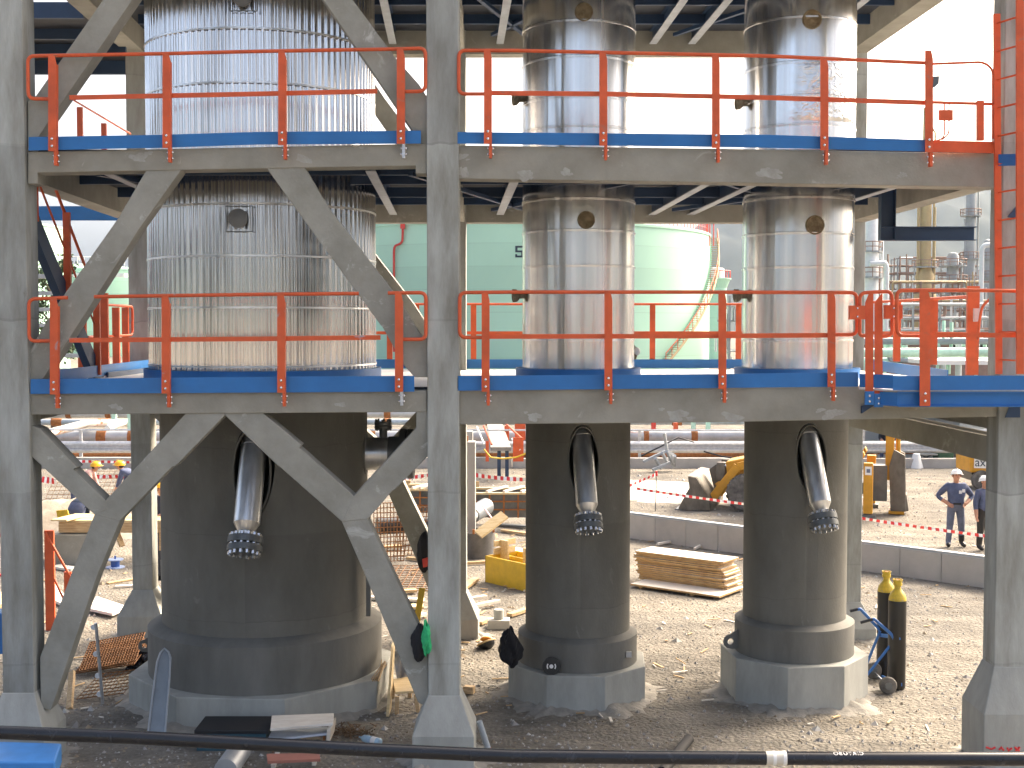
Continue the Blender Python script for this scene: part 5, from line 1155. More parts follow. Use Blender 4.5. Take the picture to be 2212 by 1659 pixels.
m.build('stick_bundle', TIMB, None, label='bundle of thin sticks on the edge of the largest plinth', cat='sticks')
m = MB(); vs = []; 
for j in range(7):
    for i in range(7): vs.append(W(848+40*i/6+j*1.5, 1405+60*j/6, 17.0+.12*math.sin(i*1.3+j)+.1*random.random()))
m.add(vs, [(j*7+i, j*7+i+1, (j+1)*7+i+1, (j+1)*7+i) for j in range(6) for i in range(6)]); m.build('plastic_sheet', SHEETP, None, smooth=180, label='crumpled clear plastic sheet behind the wooden stool', cat='plastic sheet')
plank('small reddish wood offcut right of the central pedestal', (1003,1497), (1024,1499), .10, .10, TIMB, name='wood_offcut')
MB().bar(G(150,1532), W(156,1452,16.9), .075, .05, (0,1,0)).build('timber_stake', TIMB, None, label='upright timber stake behind the left pedestal', cat='stake')
MB().tube([G(250,1520,.01), G(283,1500,.01)], .008, 5).build('twig', TIMB, None, label='thin brown stick lying alone on the gravel left of the trough', cat='stick')
tp = T('marker_tube', 'grey and blue tube with an orange band leaning right of the central pedestal', 'tube', G(1062,1640)); a_, b_ = G(1063,1645), W(1035,1558,14.25)
MB().tube([a_.lerp(b_,.30), b_], .036, 10).build('tube', GREYP if False else mat('plain_grey_tube', (.30,.34,.38), .5), tp, smooth=50); MB().tube([a_, a_.lerp(b_,.28)], .036, 10).build('blue_end', TROL, tp, smooth=50); MB().tube([a_.lerp(b_,.27), a_.lerp(b_,.33)], .038, 10).build('band', ORNG, tp, smooth=50)
# bottle
bt = T('water_bottle', 'blue tinted plastic water bottle lying in front of the largest plinth', 'bottle', G(800,1600)); a_ = G(776,1592,.05); b_ = G(822,1604,.05); ax = (b_-a_)
m = MB(); m.lathe(a_, [(.012,0),(.012,.03),(.045,.08),(.047,ax.length*.5),(.042,ax.length*.53),(.047,ax.length*.56),(.047,ax.length-.01),(.03,ax.length)], 16, axis=ax); m.build('body', PLAST, bt, smooth=60)
MB().lathe(a_+ax*.62, [(.049,0),(.049,ax.length*.22)], 16, caps=False, axis=ax).build('label_band', WHITE, bt, smooth=60)
# low benches in front of the big plinth
bx = T('dark_crate', 'dark teal crate with lid on two timber blocks, in front of the largest plinth', 'crate', G(500,1640))
TEAL = mat('teal_paint', (.02,.07,.10), .5); Yc_ = 14.65
P = [W(x, y, Yc_) for x, y in [(419,1610),(572,1610),(572,1590),(419,1588)]]
x0, x1 = XX(424,1600,Yc_), XX(575,1600,Yc_); z0, z1 = ZZ(1632,Yc_), ZZ(1585,Yc_)
MB().bb((x0, Yc_, z0), (x1, Yc_+.5, z1)).build('body', TEAL, bx, bevel=.01); MB().bb((x0-.02, Yc_-.02, z1+.003), (x1+.03, Yc_+.52, z1+.05)).build('lid', mat('black_rubber', (.012,.012,.014), .6), bx, bevel=.01)
for px in (515-5, 628): pass
for px in (440, 545):
    x = XX(px, 1640, Yc_); MB().bb((x-.045, Yc_+.05, 0), (x+.045, Yc_+.4, z0-.002)).build('foot', TIMB, bx)
sc = T('metal_chair', 'upturned pale chair shell with rusty frame carrying a plank, in front of the largest plinth', 'chair', G(650,1630)); Yc_ = 14.6
P = [W(x, y, Yy) for x, y, Yy in [(576,1604,14.5),(715,1588,14.5),(708,1575,15.0),(592,1572,15.0)]]; MB().prism(P, (0,0,.025)).build('seat', mat('pale_blue_grey', (.40,.44,.50), .4), sc, bevel=.01)
MB().prism([W(x, y, 14.45) for x, y in [(706,1576),(716,1572),(712,1605),(704,1608)]], (0,.4,0)).build('backrest', mat('cream_plastic', (.55,.50,.42), .5), sc, bevel=.01)
MB().tube(fillet([W(590,1600,14.6), W(590,1640,14.6), W(700,1636,14.6), W(700,1590,14.6)], .04), .014, 6).build('frame', RUST, sc, smooth=50)
MB().prism([W(x, y, Yy)+Vector((0,0,.03)) for x, y, Yy in [(584,1585,14.55),(720,1573,14.55),(721,1551,15.0),(587,1556,15.0)]], (0,0,.03)).build('plank', WOODW, None, bevel=.004, label='wide greyish plank lying on the upturned chair', cat='plank')
MB().prism([G(x, y, .16) for x, y in [(578,1650),(692,1645),(690,1632),(576,1634)]], (0,0,.03)).build('reddish_board', mat('reddish_board', (.30,.12,.09), .7), None, label='reddish board under the upturned chair', cat='board')
for lab, a_, b_ in (('slim timber batten sticking out left below the reddish board', (590,1662),(600,1632)), ('slim timber batten sticking out right below the reddish board', (678,1655),(682,1632))): plank(lab, a_, b_, .05, .05, WOODW, name='batten')
gp = MB(); a_ = G(487,1665,.13); b_ = G(520,1618,.13); gp.lathe(a_, [(.11,0),(.13,0),(.13,(b_-a_).length),(.11,(b_-a_).length)], 24, axis=(b_-a_)); gp.build('short_pipe', mat('zinc_pipe', (.34,.36,.38), .45, .4, patch=(.65,.50,.05), pscale=5, pth=.66), None, smooth=50, label='short grey pipe with yellow chalk marks below the black foreground pipe', cat='pipe')
plank('rusty offcut bar on the ground left of the central pedestal', (886,1645), (932,1642), .07, .03, TIMB, name='offcut')
MB().prism([G(x, y, .25) for x, y in [(-60,1690),(120,1690),(134,1648),(-60,1642)]], (0,0,.22)).build('blue_tarpaulin', TARP, None, bevel=.02, label='bright blue tarpaulin cut by the bottom left photo corner', cat='tarpaulin')
MB().tube([G(1430,1668,.05), W(1488,1597,14.9)], .062, 14).build('black_tube', mat('matt_black', (.008,.008,.010), .7), None, smooth=50, label='short black tube propped up below the foreground pipe', cat='tube')
# leaves and scraps heap
# ------------------------------------------------------------------ foreground pipe
YP = 10.0
fp = T('black_pipe', 'long black plastic pipe crossing the whole foreground, with a white band', 'pipe', W(1106, 1634, YP))
path = [W(x, y, YP) for x, y in [(-160,1574),(0,1582),(276,1592),(553,1607),(830,1621),(1106,1633),(1383,1636),(1659,1638),(1936,1639),(2212,1640),(2400,1640)]]
rp = .054; MB().tube(path, rp, 24).build('pipe', mat('black_hdpe', (.010,.012,.017), .26, var=.15, scale=8, patch=(.03,.035,.045), pscale=3, pth=.6), fp, smooth=60)
for x0, x1 in ((1654,1698),): MB().tube([W(x0,1638,YP), W(x1,1638.2,YP)], rp+.003, 24).build('band', mat('cream_tape', (.62,.58,.50), .4), fp, smooth=60)
for x0, x1 in ((1668,1675), (1690,1697)): MB().tube([W(x0,1638,YP), W(x1,1638.2,YP)], rp+.005, 24).build('stripe', WHITE, fp, smooth=60)
cu = bpy.data.curves.new('lettering', 'FONT'); cu.body = 'CIRTUBO'; cu.size = .052; cu.align_x = 'CENTER'; cu.align_y = 'CENTER'; cu.space_character = 1.15; cu.extrude = .0008
tmp = bpy.data.objects.new('lettering', cu); COL.objects.link(tmp); dg = bpy.context.evaluated_depsgraph_get(); me = bpy.data.meshes.new_from_object(tmp.evaluated_get(dg)); bpy.data.objects.remove(tmp)
c = W(1831, 1639, YP); m = MB(); vs = []
for v in me.vertices:
    a_ = R(66)-(-v.co.y)/rp*1.0; rr = rp+.0015+v.co.z
    vs.append((c.x-v.co.x, c.y-rr*math.cos(a_), c.z+rr*math.sin(a_)))
m.add(vs, [tuple(p.vertices) for p in me.polygons]); m.build('lettering', mat('white_print', (.7,.7,.7), .5), fp)
# ------------------------------------------------------------------ gas bottles on trolley
def gas(label, px, py, sc=1.):
    c = G(px, py); t = T('gas_bottle', label, 'gas bottle', c, 'gas bottles on the blue trolley'); r = .122
    MB().lathe(c, [(r*.85,0),(r,.03),(r,1.22),(r*.98,1.235)], 28).build('cylinder', CYLB, t, smooth=40)
    MB().lathe(c, [(r*.98,1.235),(r*.95,1.275),(r*.80,1.325),(r*.52,1.37),(r*.38,1.395),(r*.36,1.44)], 28, caps=False).build('shoulder', CYLY, t, smooth=60)
    m = MB(); 
    for a0, a1 in ((.3, 2.6), (3.4, 5.9)): m.lathe(c+Vector((0,0,1.45)), [(.046,-.02),(.055,.0),(.060,.05),(.070,.075),(.064,.075),(.054,.045),(.048,.0),(.042,-.016)], 14, caps=False, a0=a0, a1=a1)
    m.lathe(c+Vector((0,0,1.44)), [(.06,0),(.062,.03)], 16); m.build('valve_guard', CYLY, t, smooth=60)
    MB().lathe(c+Vector((0,0,1.46)), [(.02,-.02),(.02,.04),(.028,.045),(.028,.06)], 10).build('valve', RUST, t, smooth=40)
gas('nearer black gas bottle with yellow shoulder, right one on the trolley', 1936, 1487)
gas('farther black gas bottle with yellow shoulder, left one on the trolley', 1912, 1462)
tl = T('bottle_trolley', 'blue two wheeled bottle trolley with black hand grips', 'trolley', G(1905,1480))
c1 = G(1918,1499); c2 = G(1886,1466); ax = (c2-c1).normalized(); wz = .115
for c, r in ((c1, .118), (c2, .118)):
    o = MB().lathe(c+Vector((0,0,r))-ax*.035, [(r*.45,0),(r*.92,0),(r,.015),(r,.055),(r*.92,.07),(r*.45,.07)], 28, axis=ax).build('wheel', TYRE, tl, smooth=40); MB().lathe(c+Vector((0,0,r))-ax*.045, [(.02,0),(.05,0),(.05,.09),(.02,.09)], 16, axis=ax).build('hub', DGRY, o, smooth=40)
MB().tube([c1+Vector((0,0,wz)), c2+Vector((0,0,wz))], .012, 8).build('axle', BOLT, tl)
def WW(x, y, Y): return W(x, y, Y)
Ya, Yb_ = 17.15, 17.75
MB().tube(fillet([WW(1884,1339,Ya), WW(1888,1337,Ya), WW(1930,1374,Ya), WW(1935,1480,Ya)], .06), .022, 8).build('frame_tube', TROL, tl, smooth=50)
MB().tube(fillet([WW(1852,1317,Yb_), WW(1858,1315,Yb_), WW(1902,1362,Yb_), WW(1908,1465,Yb_)], .06), .022, 8).build('frame_tube', TROL, tl, smooth=50)
MB().tube([WW(1859,1345,Ya), WW(1885,1338,Ya)], .021, 8).build('grip', BLK, tl); MB().tube([WW(1836,1320,Yb_), WW(1853,1316,Yb_)], .021, 8).build('grip', BLK, tl)
for a_, b_, Y in (((1928,1388),(1870,1462),17.2), ((1901,1363),(1862,1460),17.7)): MB().tube([WW(*a_,Y), WW(*b_,Y)], .020, 8).build('brace_tube', TROL, tl)
MB().tube([WW(1862,1460,17.7), WW(1870,1463,17.2)], .016, 8).build('foot_tube', TROL, tl)
MB().bar(WW(1902,1372,17.7), WW(1944,1378,17.1), .015, .05).build('strap', TROL, tl); MB().bar(WW(1905,1462,17.6), WW(1948,1479,17.1), .015, .045).build('base_strap', TROL, tl)
# ------------------------------------------------------------------ backhoe loader
LO = Vector((7.74, 34.4, 0)); LY = R(162)
LM = rotz(LY); ROOT_L = T('backhoe_loader', 'yellow backhoe loader with muddy bucket, half hidden by the right hand vessel', 'backhoe loader', LO)
class LB(MB):
    def fin(s, name, m_, par=None, **k):
        s.v = [LO+LM @ p for p in s.v]; return s.build(name, m_, par or ROOT_L, **k)
LB().bb((-2.0,-.45,.55),(1.8,.45,.85)).fin('chassis', DGRY)
LB().prism([(.25,-.5,.85),(1.75,-.45,.85),(1.8,-.45,1.30),(.25,-.5,1.65)], (0,1.0,0)).fin('hood', YMACH, bevel=.04)
cab = LB(); 
for x, y in ((-1.7,-.72),(-1.7,.72),(.2,-.62),(.2,.62),(-.55,-.74),(-.55,.74)): cab.bar((x,y,1.2),(x*.96,y*.94,2.7),.07,.07)
cab.bb((-1.8,-.75,2.7),(.35,.75,2.82)); co = cab.fin('cab_frame', BLK)
LB().prism([(-1.69,-.70,1.25),(.18,-.62,1.25),(.16,-.58,2.68),(-1.65,-.66,2.68)], (0,.012,0)).fin('side_window', GLASS, co); LB().prism([(-1.69,.70,1.25),(.18,.62,1.25),(.16,.58,2.68),(-1.65,.66,2.68)], (0,.012,0)).fin('side_window', GLASS, co)
LB().prism([(-1.72,-.66,1.5),(-1.72,.66,1.5),(-1.67,.62,2.66),(-1.67,-.62,2.66)], (.012,0,0)).fin('rear_window', GLASS, co)
LB().bb((-.9,-.3,1.25),(-.4,.3,1.4)).bb((-.95,-.3,1.4),(-.8,.3,2.0)).fin('seat', BLK, co)
LB().bb((-1.5,-.8,.7),(.25,.8,1.22)).fin('body', YMACH, bevel=.03)
for x, y, r, w in ((-.75,-.98,.72,.42),(-.75,.98,.72,.42),(1.2,-.85,.50,.32),(1.2,.85,.50,.32)):
    t = LB(); t.lathe((x,y-w/2,r), [(r*.55,0),(r*.9,0),(r,.05),(r,w-.05),(r*.9,w),(r*.55,w)], 36, axis=(0,1,0))
    for k in range(22):
        a_ = 2*math.pi*k/22
        for s_ in (-1, 1): t.bar((x+r*math.cos(a_), y+s_*w*.02, r+r*math.sin(a_)), (x+r*math.cos(a_+.14), y+s_*w*.47, r+r*math.sin(a_+.14)), .05, .05, (math.cos(a_),0,math.sin(a_)))
    o = t.fin('wheel', TYRE, smooth=40); q = LB(); q.lathe((x,y-w*.36,r), [(.02,0),(r*.25,0),(r*.3,.05),(r*.56,.02),(r*.56,w*.7),(.02,w*.7)], 28, axis=(0,1,0)); q.fin('rim', YMACH, o, smooth=40)
for y in (-.62,.62):
    q = LB(); q.bar((.35,y,1.5),(1.45,y,1.18),.10,.22); q.bar((1.45,y,1.2),(2.16,y,.25),.10,.24); q.fin('loader_arm', YMACH, bevel=.015)
    q = LB(); q.bar((1.4,y*.75,1.10),(2.05,y*.75,.62),.09,.14,(0,0,1)); q.fin('tilt_link', YMACH)
    q = LB(); q.tube([(.5,y*.8,.9),(1.2,y*.8,1.05)],.06,8); q.fin('ram', YMACH, smooth=40); q = LB(); q.tube([(1.2,y*.8,1.05),(1.85,y*.8,1.2)],.035,8); q.fin('ram_rod', BOLT, smooth=40)
    q = LB(); q.bb((1.80,y*.7-.1,.75),(2.05,y*.7+.1,1.28)); q.fin('hose_guard', DIRTM, bevel=.04)
bp_ = [(2.50,.90),(2.72,.93),(2.68,.62),(2.80,.40),(2.98,.05),(2.94,.01),(2.40,.01),(2.12,.03),(2.12,.22),(2.28,.55)]
bk = LB(); outer = [(x,-1.18,z) for x, z in bp_]; bk.prism(outer, (0,.05,0)); bk.prism([(x,1.13,z) for x, z in bp_], (0,.05,0))
shell_ = [(2.74,.95),(2.50,.91),(2.28,.55),(2.12,.22),(2.14,.03),(3.0,.02)]
for (a_, b_) in zip(shell_, shell_[1:]): bk.add([(a_[0],-1.13,a_[1]),(a_[0],1.13,a_[1]),(b_[0],1.13,b_[1]),(b_[0],-1.13,b_[1])], [(0,1,2,3)]); bk.add([(a_[0]-.03,-1.13,a_[1]-.02),(a_[0]-.03,1.13,a_[1]-.02),(b_[0]-.03,1.13,b_[1]-.02),(b_[0]-.03,-1.13,b_[1]-.02)], [(3,2,1,0)])
bo = bk.fin('bucket', DIRTM); LB().bb((2.9,-1.2,0),(3.06,1.2,.035)).fin('cutting_edge', DGRY, bo)
# jagged inner guard plate
LB().prism([(2.35,-.15,1.0),(2.15,-.15,1.15),(1.95,-.15,.9),(1.98,-.15,.5),(2.2,-.15,.45)], (0,.05,0)).fin('spill_plate', DIRTM, bo)
# rear: frame, stabilisers, boom
LB().bb((-2.05,-1.05,.55),(-1.9,1.05,1.15)).fin('rear_frame', YMACH, bevel=.02)
for y in (-1.05, 1.05):
    o = LB().bb((-2.12,y-.11,.12),(-1.88,y+.11,1.45)).fin('stabiliser', YMACH, bevel=.015); LB().bb((-2.2,y-.2,.0),(-1.8,y+.2,.10)).fin('foot_pad', DGRY, o)
st_ = LB().bb((-2.09,1.161,1.14),(-1.92,1.169,1.36)).fin('sticker', WHITE)
LB().bb((-2.05,1.170,1.20),(-1.96,1.174,1.30)).fin('emblem', mat('grey_blue_ink', (.15,.17,.25), .6), st_)
LB().prism([(-1.35,-.84,1.22),(-1.0,-.84,1.22),(-.9,-.84,1.35),(-1.7,-.84,1.5),(-1.85,-.84,1.72),(-1.9,-.84,1.6),(-1.7,-.84,1.3)], (0,.35,0)).fin('rear_fender', YMACH, bevel=.02)
LB().prism([(-1.35,.84,1.22),(-1.0,.84,1.22),(-.9,.84,1.35),(-1.7,.84,1.5),(-1.85,.84,1.72),(-1.9,.84,1.6),(-1.7,.84,1.3)], (0,-.35,0)).fin('rear_fender', YMACH, bevel=.02)
LB().bb((-2.45,-.2,.35),(-2.05,.25,1.3)).fin('king_post', DGRY)
b_ = LB(); b_.bb((-2.62,-.12,.9),(-2.40,.12,3.4)); b_.fin('boom', YMACH, bevel=.02)
LB().tube([(-2.72,-.05,1.2),(-2.72,-.05,2.4)],.06,8).fin('boom_ram', YMACH, smooth=40); LB().tube([(-2.76,-.05,.4),(-2.76,-.05,1.6)],.04,8).fin('ram_rod', BOLT, smooth=40)
for y in (-.33,.22): LB().prism([(-2.95,y,.1),(-2.55,y,.1),(-2.5,y,1.3),(-2.62,y,1.75),(-2.9,y,1.6)], (0,.10,0)).fin('dipper_plate', DIRTM, bevel=.02)
LB().bb((-2.9,-.3,.02),(-2.5,.3,.12)).fin('bucket_pin', YMACH); LB().prism([(-2.6,-.28,.75),(-2.95,-.28,.55),(-3.02,-.28,.12),(-2.7,-.28,.05)], (0,.56,0)).fin('rear_bucket', DIRTM, bevel=.02)
# ------------------------------------------------------------------ site hut, compressor, bin
hut = T('site_hut', 'grey open fronted site hut behind the loader, with workers sitting inside', 'hut', W(2000, 1015, 46))
YH = 47.
MB().bb((XX(1850,950,YH), YH+2.5, 0), (XX(2072,950,YH), YH+2.6, 2.9)).build('rear_wall', WALLW, hut)
MB().bb((XX(2068,950,YH), YH-.2, 0), (XX(2072,950,YH)+.9, YH+2.6, 2.9)).build('side_wall', WALLW, hut)
MB().bb((XX(1845,950,YH), YH-.6, 2.9), (XX(2076,950,YH)+1, YH+2.8, 3.05)).build('roof', GALV, hut)
MB().bb((XX(1845,1015,YH), YH-1.2, 0), (XX(2076,1015,YH)+1, YH+2.5, .12)).build('floor_slab', PLIN, hut)
wn = T('window_wall', 'white hut wall with dark mullions, above the lower right cross beam', 'wall', W(2075, 930, 52))
for px0, px1, c in ((2030,2048,GLASS),(2052,2068,WHITE),(2072,2088,WHITE),(2090,2140,GALVL)):
    MB().bb((XX(px0,920,52), 52, 0), (XX(px1,920,52), 52.1, 2.6)).build('wall_panel', c, wn)
tb_ = T('table', 'pale folding table inside the site hut', 'table', W(2005, 1000, 46)); zt = ZZ(980, 46.)
MB().bb((XX(1985,980,46), 45.8, zt-.04), (XX(2022,980,46), 46.5, zt)).build('top', WALLW, tb_)
for a_, b_ in ((1990,2014),(2014,1990)): MB().bar((XX(a_,980,46),46.1,zt-.05),(XX(b_,1000,46),46.1,.12),.05,.05).build('leg', DGRY, tb_)
bn = T('wheeled_bin', 'dark green bin inside the site hut', 'bin', W(2044, 1008, 46)); MB().prism([W(x, y, 46) for x, y in [(2026,966),(2062,966),(2058,1011),(2030,1011)]], (0,.7,0)).build('body', GBIN, bn, bevel=.03); MB().prism([W(x, y, 45.95) for x, y in [(2024,960),(2064,962),(2064,967),(2024,967)]], (0,.8,0)).build('lid', BLK, bn)
MB().lathe(W(1979, 1017, 44.5), [(.28,0),(.12,.6),(.08,.62)], 12).build('white_cone', WHITE, None, smooth=40, label='white cone shaped funnel at the hut edge', cat='funnel')
cp_ = T('compressor_trailer', 'yellow compressor trailer with a white panel lettered ax, cut by the right column', 'trailer', W(2125, 1060, 38.5)); YQ = 38.5
MB().prism([W(x, y, YQ) for x, y in [(2096,981),(2190,985),(2190,1023),(2096,1021)]], (0,1.3,0)).build('body', YMACH, cp_, bevel=.05); MB().prism([W(x, y, YQ+.05) for x, y in [(2098,1021),(2180,1023),(2180,1040),(2104,1040)]], (0,1.2,0)).build('underframe', BLK, cp_)
pn = MB().prism([W(x, y, YQ-.012) for x, y in [(2105,985),(2150,989),(2150,1012),(2104,1011)]], (0,.01,0)).build('panel', WHITE, cp_)
cu = bpy.data.curves.new('lettering', 'FONT'); cu.body = 'axe'; cu.size = .36; cu.align_x = 'LEFT'; cu.align_y = 'CENTER'; cu.extrude = .002
tmp = bpy.data.objects.new('lettering', cu); COL.objects.link(tmp); dg = bpy.context.evaluated_depsgraph_get(); me = bpy.data.meshes.new_from_object(tmp.evaluated_get(dg)); bpy.data.objects.remove(tmp)
c = W(2106, 999, YQ-.016); MB().add([(c.x+v.co.x, c.y-v.co.z, c.z+v.co.y*1.1) for v in me.vertices], [tuple(p.vertices) for p in me.polygons]).build('lettering', mat('dark_ink', (.03,.04,.06), .6), pn)
w_ = W(2122, 1047, YQ-.1); r = .30; o = MB().lathe((w_.x, w_.y, r), [(r*.5,0),(r*.95,0),(r,.04),(r,.16),(r*.95,.2),(r*.5,.2)], 24, axis=(0,1,0)).build('wheel', TYRE, cp_, smooth=40); MB().lathe((w_.x, w_.y+.03, r), [(.02,0),(r*.5,0),(r*.5,.1),(.02,.1)], 20, axis=(0,1,0)).build('rim', YELF, o, smooth=40)
# excavation frame (grey steel trestle) behind left of loader
ts = T('steel_trestle', 'grey angle steel trestle tipped over by the kerb, left of the loader', 'trestle', G(1430, 1012))
YT = 43.2
for a_, b_ in (((1390,997),(1440,974)), ((1441,975),(1458,985)), ((1458,985),(1457,1007)), ((1441,975),(1455,1004)), ((1410,1015),(1455,996)), ((1415,990),(1428,1012)), ((1435,935),(1441,975)), ((1430,978),(1440,996))):
    MB().bar(W(*a_, YT), W(*b_, YT+.4), .09, .09).build('angle_bar', GALVL, ts)
MB().prism([W(x, y, YT+.2) for x, y in [(1440,976),(1458,985),(1457,1005),(1452,996)]], (0,.03,0)).build('plate', GALV, ts)
m = MB(); m.tube([W(1385,985,43.5), W(1420,968,43.6), W(1465,945,43.8), W(1500,955,43.9)], .03, 6); m.tube([W(1520,975,44), W(1560,986,43.9), W(1620,994,43.8)], .03, 6); m.build('black_cable', BLK, None, smooth=60, label='black cable looping over the crash barrier left of the loader', cat='cable')
# walkway with orange railings
wk = T('walkway', 'grey gangway with orange side panels behind the pale pillar', 'gangway', W(1080, 1000, 43))
m = MB(); P = [W(1060,966,41), W(1104,966,41), W(1085,915,49), W(1052,915,49)]; m.prism(P, (0,0,-.12)); m.build('deck', mat('weathered_deck', (.26,.25,.23), .8, var=.25, scale=3), wk)
for px in (1078, 1095): x = XX(px, 980, 41.2); MB().bb((x-.06, 41.2, 0), (x+.06, 41.35, P[0].z-.13)).build('leg', BLUED, wk)
for (x0, x1, y0, y1, Y) in ((1049,1056,953,997,41.), (1108,1131,945,997,41.), (1090,1100,920,960,46.), (1112,1135,915,950,48)):
    MB().prism([W(x0,y0,Y), W(x1,y0,Y), W(x1,y1,Y), W(x0,y1,Y)], (0,.06,0)).build('side_panel', ORNG, wk)
for a_, b_ in (((1106,948),(1124,972)), ((1045,920),(1062,960)), ((1092,915),(1130,950)), ((1030,922),(1046,960))): MB().tube([W(*a_,42), W(*b_,41)], .035, 6).build('rail', WHITE if a_[0] in (1106,1030) else ORNG, wk)
MB().tube([W(1045,970,40.5), W(1060,988,40.5), W(1085,991,40.5), W(1115,988,40.5), W(1140,978,40.5)], .03, 6).build('yellow_hose', YELF, None, smooth=60, label='yellow hose hanging in front of the gangway', cat='hose')
# ------------------------------------------------------------------ people
def person(label, loc, face, J=None, helmet=HELW, top=NAVY, legs=DENIM, s=1., hands=True, group=None):
    t = T('person', label, 'person', loc, group)
    P = dict(pel=(0,0,.95), bel=(0,-.02,1.10), che=(0,-.01,1.30), nk0=(0,.0,1.46), nk=(0,-.01,1.52), chin=(0,-.035,1.57), hd=(0,-.02,1.66), ht=(0,0,1.74),
             sl=(-.19,0,1.42), el=(-.26,.02,1.14), wl=(-.27,-.06,.90), sr=(.19,0,1.42), er=(.26,.02,1.14), wr=(.27,-.06,.90),
             hl=(-.10,0,.90), kl=(-.12,-.02,.49), al=(-.13,.02,.09), tl=(-.15,-.15,.04), hr=(.10,0,.90), kr=(.12,-.02,.49), ar=(.13,.02,.09), tr=(.15,-.15,.04))
    P.update(J or {})
    Rr = dict(pel=.165, bel=.175, che=.178, nk0=.075, nk=.058, chin=.075, hd=.098, ht=.085, sl=.092, el=.066, wl=.044, sr=.092, er=.066, wr=.044, hl=.112, kl=.085, al=.068, tl=.05, hr=.112, kr=.085, ar=.068, tr=.05)
    M_ = dict(pel=1, bel=0, che=0, nk0=0, nk=2, chin=2, hd=2, ht=2, sl=0, el=0, wl=2, sr=0, er=0, wr=2, hl=1, kl=1, al=1, tl=3, hr=1, kr=1, ar=3, tr=3)
    E = [('pel','bel'),('bel','che'),('che','nk0'),('nk0','nk'),('nk','chin'),('chin','hd'),('hd','ht'),('che','sl'),('sl','el'),('el','wl'),('che','sr'),('sr','er'),('er','wr'),('pel','hl'),('hl','kl'),('kl','al'),('al','tl'),('pel','hr'),('hr','kr'),('kr','ar'),('ar','tr')]
    names = list(P); V = [Vector(P[k]) for k in names]; rad = [Rr[k] for k in names]; mt = [M_[k] for k in names]; ed = [(names.index(a), names.index(b)) for a, b in E]
    if hands:
        for sd, w, e in (('l','wl','el'),('r','wr','er')):
            d = (Vector(P[w])-Vector(P[e])).normalized(); pv = Vector(P[w])+d*.07
            lat = d.cross(Vector((0,1,.2))).normalized(); i0 = len(V); V.append(pv); rad.append(.033); mt.append(2); ed.append((names.index(w), i0))
            for q, ln in ((-.033,.065),(-.011,.078),(.011,.074),(.033,.058)):
                a = pv+lat*q+d*.03; b = a+d*ln*.55+Vector((0,-.008,0)); c = b+d*ln*.4+Vector((0,-.02,0)); i = len(V)
                V += [a, b, c]; rad += [.011,.010,.008]; mt += [2,2,2]; ed += [(i0,i),(i,i+1),(i+1,i+2)]
            a = pv-lat*.035-d*.02+Vector((0,-.02,0)); b = a-lat*.02+d*.04; i = len(V); V += [a, b]; rad += [.013,.010]; mt += [2,2]; ed += [(i0,i),(i,i+1)]
    V = [v*s for v in V]
    me = bpy.data.meshes.new('body'); me.from_pydata(V, ed, []); o = bpy.data.objects.new('body', me); COL.objects.link(o)
    sk = o.modifiers.new('skin', 'SKIN'); sk.use_smooth_shade = True; sv = me.skin_vertices[0].data
    for i, r in enumerate(rad): sv[i].radius = (r*s*(1.12 if names[i:i+1] in (['che'],['bel'],['pel']) else 1), r*s*(.80 if i < len(names) and names[i] in ('che','bel','pel') else 1)); 
    sv[0].use_root = True
    o.modifiers.new('sub', 'SUBSURF').render_levels = 1; o.modifiers['sub'].levels = 1
    dg = bpy.context.evaluated_depsgraph_get(); m2 = bpy.data.meshes.new_from_object(o.evaluated_get(dg)); bpy.data.objects.remove(o)
    mb = MB(); mb.v = [v.co.copy() for v in m2.vertices]; RM = rotz(face)
    segs = [(V[a], V[b], mt[a], mt[b], rad[a], rad[b]) for a, b in ed]
    for p in m2.polygons:
        c = p.center; best = None
        for a, b, ma, mb_, ra_, rb_ in segs:
            ab = b-a; tt = max(0, min(1, (c-a).dot(ab)/max(1e-9, ab.length_squared))); dd_ = (c-(a+ab*tt)).length-(ra_+(rb_-ra_)*tt)*s
            if best is None or dd_ < best[0]: best = (dd_, ma if tt < .5 else mb_)
        mb.f.append(tuple(p.vertices)); mb.mi.append(best[1])
    H = Vector(P['hd'])*s; up = (Vector(P['ht'])-Vector(P['chin'])).normalized(); fw = Vector((0,-1,0)); fw = (fw-up*fw.dot(up)).normalized(); rt = fw.cross(up)
    mb.ball(H+fw*.098*s-up*.022*s, (.014*s,.018*s,.022*s), 8, 2)                    # nose and ears grown onto the head
    for sd in (-1, 1): mb.ball(H+rt*sd*.096*s-up*.01*s, (.012*s,.022*s,.032*s), 8, 2)
    L_ = Vector(loc); mb.v = [L_+RM @ v for v in mb.v]
    body = mb.build('body', [top, legs, SKIN, BOOT], t, smooth=180)
    def put(m_, nm, mt_): m_.v = [L_+RM @ v for v in m_.v]; return m_.build(nm, mt_, t, smooth=70)
    m = MB()
    for sd in (-1, 1): m.ball(H+fw*.088*s+rt*sd*.032*s+up*.008*s, .011*s, 8)
    put(m, 'eyes', HAIR); m = MB(); m.ball(H+fw*.085*s-up*.058*s, (.024*s,.010*s,.006*s), 8); put(m, 'mouth', mat('lip', (.32,.12,.09), .6))
    m = MB(); m.ball(H-fw*.030*s+up*.01*s, (.101*s,.086*s,.085*s), 14); put(m, 'hair', HAIR)
